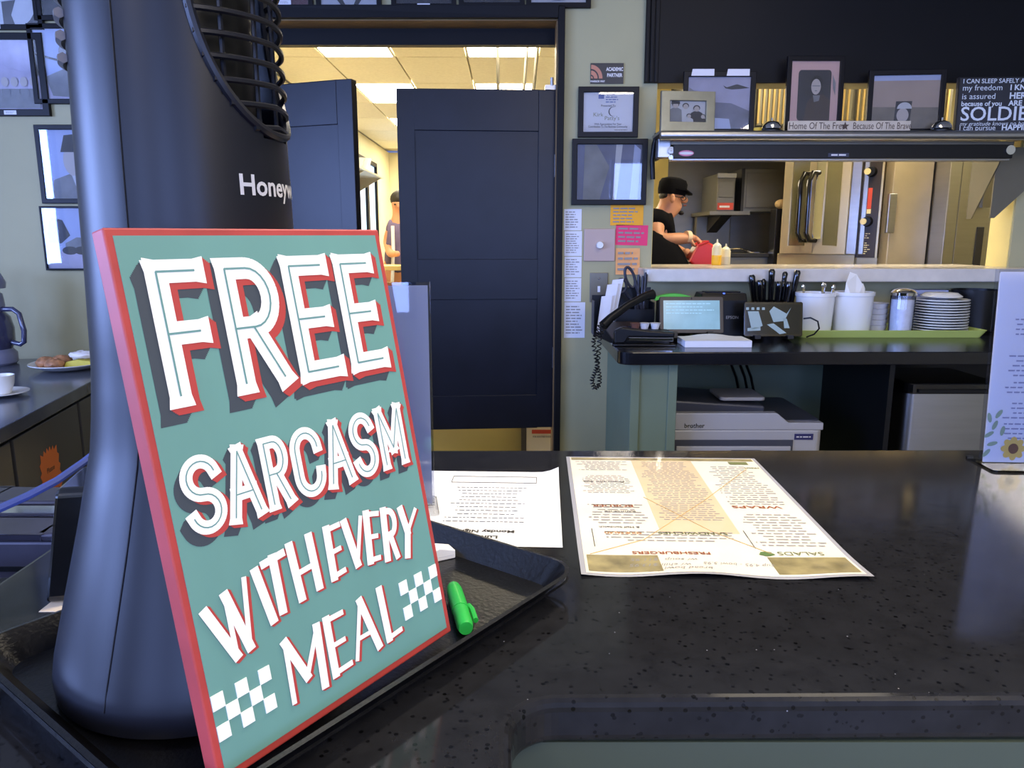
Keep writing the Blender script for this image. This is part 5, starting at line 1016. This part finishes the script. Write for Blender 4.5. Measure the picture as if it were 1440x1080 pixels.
# prep table under the basket, basket
pz = at(980, 374, 4.75).z
t = thing('prep_table', 'steel prep table in front of the cook', 'table', (1.35, 4.75, 0)); G().box(-.14, .45, -.3, .25, pz-.04, pz).build('top', STEEL, t, bevel=.004)
for sx_ in (-.11, .42):
    for sy_ in (-.27, .22): G().cyl((sx_, sy_, 0), (sx_, sy_, pz-.04), .02).build('leg', STEEL, t)
a, b = at(966, 374, 4.7), at(1004, 340, 4.7); rb = thing('red_basket', 'red plastic food basket tilted in the cook\'s hands', 'basket', ((a.x+b.x)/2, 4.72, pz+.001), .0); REDP = mat('red_plastic', (200, 34, 30), .35); w_ = b.x-a.x; h_ = b.z-a.z
g = G().prism([(-w_*.5, .03), (-w_*.3, 0), (w_*.48, 0), (w_*.5, h_*.85), (w_*.2, h_*1.02), (-w_*.2, h_*.86)], 'y', -.07, .07); g.build('shell', REDP, rb, bevel=.014, seg=3); G().tube([(-w_*.2, -.07, h_*.86), (w_*.2, -.07, h_*1.02), (w_*.2, .07, h_*1.02), (-w_*.2, .07, h_*.86)], .007, 6, True).build('rim', REDP, rb, smooth=True); G().tube([(-w_*.5, -.074, .03), (-w_*.2, -.074, h_*.86)], .005, 6).build('seam', mat('basket_highlight', (222, 110, 90), .4), rb)  # lighter line along the basket edge is a painted highlight

# ------------------------------------------------------------------ people
def skin(name, J, E_, m, parent=None, root=0, sub=2):
    me = bpy.data.meshes.new(name); me.from_pydata([tuple(p) for p, r in J], E_, []); o = bpy.data.objects.new(name, me); COL.objects.link(o)
    o.modifiers.new('skin', 'SKIN')
    for i, (p, r) in enumerate(J):
        v_ = me.skin_vertices[0].data[i]; v_.radius = (r, r) if not isinstance(r, tuple) else r; v_.use_root = (i == root)
    s = o.modifiers.new('sub', 'SUBSURF'); s.levels = sub; s.render_levels = sub
    dg = bpy.context.evaluated_depsgraph_get(); m2 = bpy.data.meshes.new_from_object(o.evaluated_get(dg)); bpy.data.objects.remove(o)
    o = bpy.data.objects.new(name, m2); COL.objects.link(o); m2.materials.clear(); m2.materials.append(m); o.parent = parent
    for p in m2.polygons: p.use_smooth = True
    return o
def off(p, dx=0, dy=0, dz=0): return Vector((p.x+dx, p.y+dy, p.z+dz))
CLOTH = mat('black_cloth', (10, 10, 15), .85, spec=.1, noise=.2, nscale=12); HAIR = mat('dark_hair', (24, 20, 18), .6)
Y0 = 4.92
base = at(916, 400, Y0); ck = thing('person', 'cook in black cap and black shirt leaning over a red basket', 'person', (base.x, base.y, 0)); O_ = Vector((base.x, base.y, 0))
def q(px, py, Y): return at(px, py, Y)-O_
pel, bel, che, nek = q(906, 420, Y0), q(908, 380, Y0), q(914, 335, Y0), q(931, 303, Y0)
J = [(pel, .15), (bel, .15), (che, (.15, .16)), (nek, .058), (q(942, 288, Y0), .066), (q(944, 276, Y0), .08), (q(944, 267, Y0), .076),
     (q(957, 295, Y0), .036), (q(968, 283, Y0), .013),
     (q(921, 313, Y0-.17), .062), (q(925, 338, Y0-.22), .052), (q(946, 337, Y0-.24), .042), (q(966, 333, Y0-.22), .03), (q(974, 335, Y0-.2), (.034, .022)),
     (q(983, 338, Y0-.235), .0095), (q(986, 344, Y0-.235), .008), (q(984, 338, Y0-.21), .0095), (q(988, 345, Y0-.21), .008), (q(983.5, 338, Y0-.185), .0095), (q(987, 345, Y0-.185), .008), (q(981, 338, Y0-.165), .009), (q(984, 344, Y0-.165), .0075), (q(974, 342, Y0-.24), .0095), (q(978, 347, Y0-.24), .008),
     (q(921, 313, Y0+.17), .062), (q(934, 345, Y0+.16), .05), (q(952, 352, Y0+.05), .04), (q(964, 357, Y0-.02), .03), (q(970, 353, Y0-.05), .03),
     (Vector((pel.x, -.09, .85)), .09), (Vector((.0, -.1, .48)), .065), (Vector((.0, -.1, .09)), .045), (Vector((.12, -.1, .04)), .04),
     (Vector((pel.x, .09, .85)), .09), (Vector((.0, .1, .48)), .065), (Vector((-.0, .1, .09)), .045), (Vector((.12, .1, .04)), .04)]
E_ = [(0,1),(1,2),(2,3),(3,4),(4,5),(5,6),(4,7),(5,8),(2,9),(9,10),(10,11),(11,12),(12,13),(13,14),(14,15),(13,16),(16,17),(13,18),(18,19),(13,20),(20,21),(12,22),(22,23),(2,24),(24,25),(25,26),(26,27),(27,28),(0,29),(29,30),(30,31),(31,32),(0,33),(33,34),(34,35),(35,36)]
skin('body', J, E_, SKIN, ck)
JS = [(pel, .18), (bel, .18), (che, (.2, .2)), (q(928, 307, Y0), .105), (q(921, 311, Y0-.16), .092), (q(922.5, 322, Y0-.2), .08), (q(921, 311, Y0+.16), .092), (q(923, 322, Y0+.2), .08)]
skin('shirt', JS, [(0,1),(1,2),(2,3),(2,4),(4,5),(2,6),(6,7)], CLOTH, ck)
g = G().ell(q(908, 408, Y0-.22), .29, .13, .37, 24, 14); g.build('apron', CLOTH, ck, smooth=True)
JT = [(pel, .165), (Vector((pel.x, -.09, .8)), .11), (Vector((.0, -.1, .45)), .085), (Vector((.0, -.1, .1)), .07), (Vector((pel.x, .09, .8)), .11), (Vector((.0, .1, .45)), .085), (Vector((.0, .1, .1)), .07)]
skin('trousers', JT, [(0,1),(1,2),(2,3),(0,4),(4,5),(5,6)], CLOTH, ck)
hc = q(945, 268, Y0)
g = G(); n = 24
prof_ = [(.083, -.016), (.087, .012), (.086, .055), (.074, .078), (.04, .09), (0, .093)]
g.lathe(prof_, 24); g.v = [(x*1.05, y*.92, z) for x, y, z in g.v]; g.v = [(x*math.cos(-.13)+z*math.sin(.13)+hc.x, y+hc.y, z*math.cos(.13)-x*math.sin(.13)*1+hc.z-.01) for x, y, z in g.v]; g.build('cap_crown', CLOTH, ck, smooth=True)
tip = q(974, 274.5, Y0); rt = q(957, 267, Y0)
pts = [Vector((rt.x-.04, hc.y-.09, rt.z+.0)), Vector((rt.x+.02, hc.y-.085, rt.z-.01)), Vector((tip.x-.015, hc.y-.05, tip.z+.0)), Vector((tip.x, hc.y, tip.z)), Vector((tip.x-.015, hc.y+.05, tip.z)), Vector((rt.x+.02, hc.y+.085, rt.z-.01)), Vector((rt.x-.04, hc.y+.09, rt.z))]
G().add(pts+[p+Vector((0, 0, .009)) for p in pts], [tuple(range(7)), tuple(range(13, 6, -1))]+[(i, (i+1) % 7, 7+(i+1) % 7, 7+i) for i in range(7)]).build('cap_brim', CLOTH, ck)
c = q(934, 275, Y0); g = G().ell(c, .032, .062, .034, 14, 8); g.build('hair', HAIR, ck, smooth=True)
c = q(958, 299.5, Y0); G().ell(c, .018, .022, .014, 10, 6).build('beard', HAIR, ck, smooth=True); c = q(946, 279, Y0-.088); G().ell(c, .016, .012, .028, 12, 8).build('ear', SKIN, ck, smooth=True)
c = q(961, 278, Y0-.06); c2_ = q(946, 276, Y0-.098); G().tube([c2_, c], .003, 6).tube([(c.x+.0+.016*math.cos(a), c.y-.004, c.z-.004+.013*math.sin(a)) for a in [2*PI*i/14 for i in range(14)]], .0026, 6, True).build('glasses', KD, ck); c = q(960.5, 278, Y0-.05); G().ell(c, .006, .006, .005, 8, 6).build('eye', KD, ck); c = q(963, 289, Y0-.02); G().ell(c, .012, .026, .005, 10, 6).build('mouth', mat('lip', (150, 80, 70), .5), ck, smooth=True)
GL = mat('glove', (226, 196, 160), .5); c = q(968, 334, Y0-.22); G().tube([q(964, 333.3, Y0-.222), q(969, 334, Y0-.213)], [.038, .041], 14).build('glove_cuff', GL, ck, smooth=True)
# second worker behind the door gap
Y1 = 7.4; base = at(560, 420, Y1); wk = thing('person', 'worker in a purple-grey shirt seen through the door gap', 'person', (base.x, base.y, 0)); O_ = Vector((base.x, base.y, 0))
pel, che, nek = q(562, 392, Y1), q(561, 330, Y1), q(562, 306, Y1)
J = [(pel, .15), (q(561, 360, Y1), .14), (che, (.16, .13)), (nek, .055), (q(562, 295, Y1), .07), (q(562, 287, Y1), .09), (q(562, 282, Y1), .08), (q(549, 315, Y1), .062), (q(545.5, 342, Y1), .05), (q(549, 357, Y1-.2), .04), (q(556, 357, Y1-.35), .028), (q(560, 357, Y1-.4), .03), (q(575, 315, Y1), .062), (q(579, 342, Y1), .05), (q(576, 357, Y1-.2), .04), (q(569, 357, Y1-.35), .028), (q(566, 357, Y1-.4), .03),
     (Vector((-.1, 0, .85)), .09), (Vector((-.1, 0, .45)), .065), (Vector((-.1, 0, .08)), .045), (Vector((-.1, -.13, .04)), .04), (Vector((.1, 0, .85)), .09), (Vector((.1, 0, .45)), .065), (Vector((.1, 0, .08)), .045), (Vector((.1, -.13, .04)), .04)]
skin('body', J, [(0,1),(1,2),(2,3),(3,4),(4,5),(5,6),(2,7),(7,8),(8,9),(9,10),(10,11),(2,12),(12,13),(13,14),(14,15),(15,16),(0,17),(17,18),(18,19),(19,20),(0,21),(21,22),(22,23),(23,24)], SKIN, wk)
PUR = mat('purple_shirt', (92, 82, 116), .8, noise=.1, nscale=10)
skin('shirt', [(pel, .165), (q(561, 360, Y1), .16), (che, (.178, .15)), (q(562, 311, Y1), .08), (q(549, 314, Y1), .076), (q(547, 330, Y1), .07), (q(575, 314, Y1), .076), (q(578, 330, Y1), .07)], [(0,1),(1,2),(2,3),(2,4),(4,5),(2,6),(6,7)], PUR, wk)
skin('trousers', [(pel, .17), (Vector((-.1, 0, .8)), .105), (Vector((-.1, 0, .45)), .085), (Vector((-.1, 0, .1)), .07), (Vector((.1, 0, .8)), .105), (Vector((.1, 0, .45)), .085), (Vector((.1, 0, .1)), .07)], [(0,1),(1,2),(2,3),(0,4),(4,5),(5,6)], mat('navy_cloth', (44, 48, 66), .8), wk)
G().ell(q(562, 283, Y1)+Vector((0, .02, .02)), .095, .1, .085, 18, 10).build('hair', HAIR, wk, smooth=True); G().tube([q(556, 318, Y1)+Vector((0, -.17, 0)), q(557, 350, Y1)+Vector((0, -.175, 0)), q(556, 395, Y1)+Vector((0, -.19, 0))], .016, 8).build('apron_strap', PAPERB, wk, smooth=True)
for s_ in (-1, 1): G().ell(q(562, 288, Y1)+Vector((s_*.032, -.084, 0)), .012, .008, .008, 8, 6).build('eye', KD, wk)
G().ell(q(562, 291, Y1)+Vector((0, -.098, 0)), .013, .016, .02, 8, 6).build('nose', SKIN, wk, smooth=True)

# ------------------------------------------------------------------ kitchen behind the swing doors
t = thing('wall_shelf', 'steel wire shelf high on the kitchen wall past the left door', 'shelf', (-2.2, 9.2, at(515, 232, 9).z)); G().box(0, .42, -1.0, 1.6, -.02, 0).build('plate', STEEL, t)
for y in (-.9, .3, 1.5): G().prism([(0, -.02), (.4, -.02), (0, -.25)], 'y', y, y+.02).build('bracket', STEEL, t)
random.seed(2)
for i, (y, r, h_, lab) in enumerate(((8.5, .12, .22, 'nearest'), (9.0, .16, .12, 'second'), (9.7, .17, .14, 'third'), (10.3, .14, .2, 'farthest'))):
    o = G().lathe([(0, 0), (r*.6, 0), (r, h_), (r*.95, h_), (r*.55, .01), (0, .01)], 24).build('mixing_bowl', WHITE, smooth=True); o.location = (-1.99, y, t.location.z+.001); tag(o, 'white bowl on the high kitchen shelf, %s to the door' % lab, 'bowl', 'bowls on the kitchen shelf')
t = struct(thing('window_6', None, None, (-2.2, 11.6, CZ+.1))); G().box(.0, .02, -.75, .75, -.1, 1.0).build('pane', mat('window_sky', (190, 214, 236), .2, emit=1.6, ecol=(170, 204, 240)), t)
for y0, y1, z0, z1 in ((-.8, .8, -.16, -.1), (-.8, .8, 1.0, 1.06), (-.8, -.74, -.1, 1.0), (.74, .8, -.1, 1.0), (-.06, .06, -.1, 1)): G().box(0, .06, y0, y1, z0, z1).build('frame', BLACKP, t)
t = thing('work_table', 'pale kitchen work table in front of the purple-shirted worker', 'table', (-1.35, 7.0, 0)); zz = at(545, 372, 7.0).z; G().box(-.5, .5, -.35, .08, zz-.04, zz).build('top', mat('butcher_block', (206, 180, 120), .5), t, bevel=.004)
for sx_ in (-.46, .46):
    for sy_ in (-.3, .04): G().box(sx_-.03, sx_+.03, sy_-.03, sy_+.03, 0, zz-.04).build('leg', STEEL, t)
# low yellow partition, post and carton under the right door
a = at(600, 610, 4.5); b = at(733, 610, 4.5)
struct(G().box(-1.0, b.x, 4.5, 4.55, 0, 1.1).build('wall_partition', YEL)); struct(G().box(b.x, b.x+.05, 4.48, 4.57, 0, 1.12).build('trim_6', STEELD))
a, b = at(747, 640, 4.35), at(777, 597, 4.35); t = thing('carton', 'white carton with red label on the kitchen floor behind the door', 'carton', ((a.x+b.x)/2, 4.35, 0)); G().box(-.09, .075, 0, .12, 0, b.z+.05).build('box', mat('carton_white', (226, 214, 190), .6), t); z = at(760, 607, 4.35).z; flat('red_label', [(-.06, z-.012), (.07, z-.012), (.07, z+.012), (-.06, z+.012)], mat('red_label', (206, 72, 48), .5), t, -.001); z = at(760, 613, 4.35).z; text('lettering', 'FOR ROUTINE FOOD', .016, INK, t, 0, -.001, z-.01, .02, 'CENTER', .7)
for px_ in (700, 733, 748):
    a = at(px_, 60, 6.0+.3*(px_ == 733)); tag(G().cyl((a.x, a.y, CZ+.9), (a.x+(.0 if px_ == 700 else .05), a.y, H), .012, n=8).build('hanging_rod', STEELD), {700: 'leftmost', 733: 'middle', 748: 'rightmost'}[px_]+' thin metal rod hanging from the kitchen ceiling', 'rod', 'ceiling rods')

# ------------------------------------------------------------------ pendant lamp over the bar (just above the frame)
pl = thing('pendant_lamp', 'metal pendant lamp hanging over the bar counter', 'lamp', (.22, 1.0, 2.25))
G().lathe([(.02, .16), (.05, .14), (.11, .03), (.12, 0), (.115, 0), (.105, .03), (.045, .13), (.02, .15)], 32).build('shade', BLKPL, pl, smooth=True); G().cyl((0, 0, .15), (0, 0, H-2.25), .004, n=8).build('cord', BLKPL, pl); G().ell((0, 0, .05), .03, .03, .035, 16, 10).build('bulb', mat('bulb_glow', (255, 240, 214), .4, emit=4, ecol=(255, 226, 180)), pl, smooth=True)
ld = bpy.data.lights.new('pendant_glow', 'SPOT'); ld.energy = 52; ld.color = (1, .9, .74); ld.spot_size = math.radians(95); ld.spot_blend = .6; ld.shadow_soft_size = .06
lo = bpy.data.objects.new('pendant_glow', ld); COL.objects.link(lo); lo.location = (.22, 1.0, 2.245)
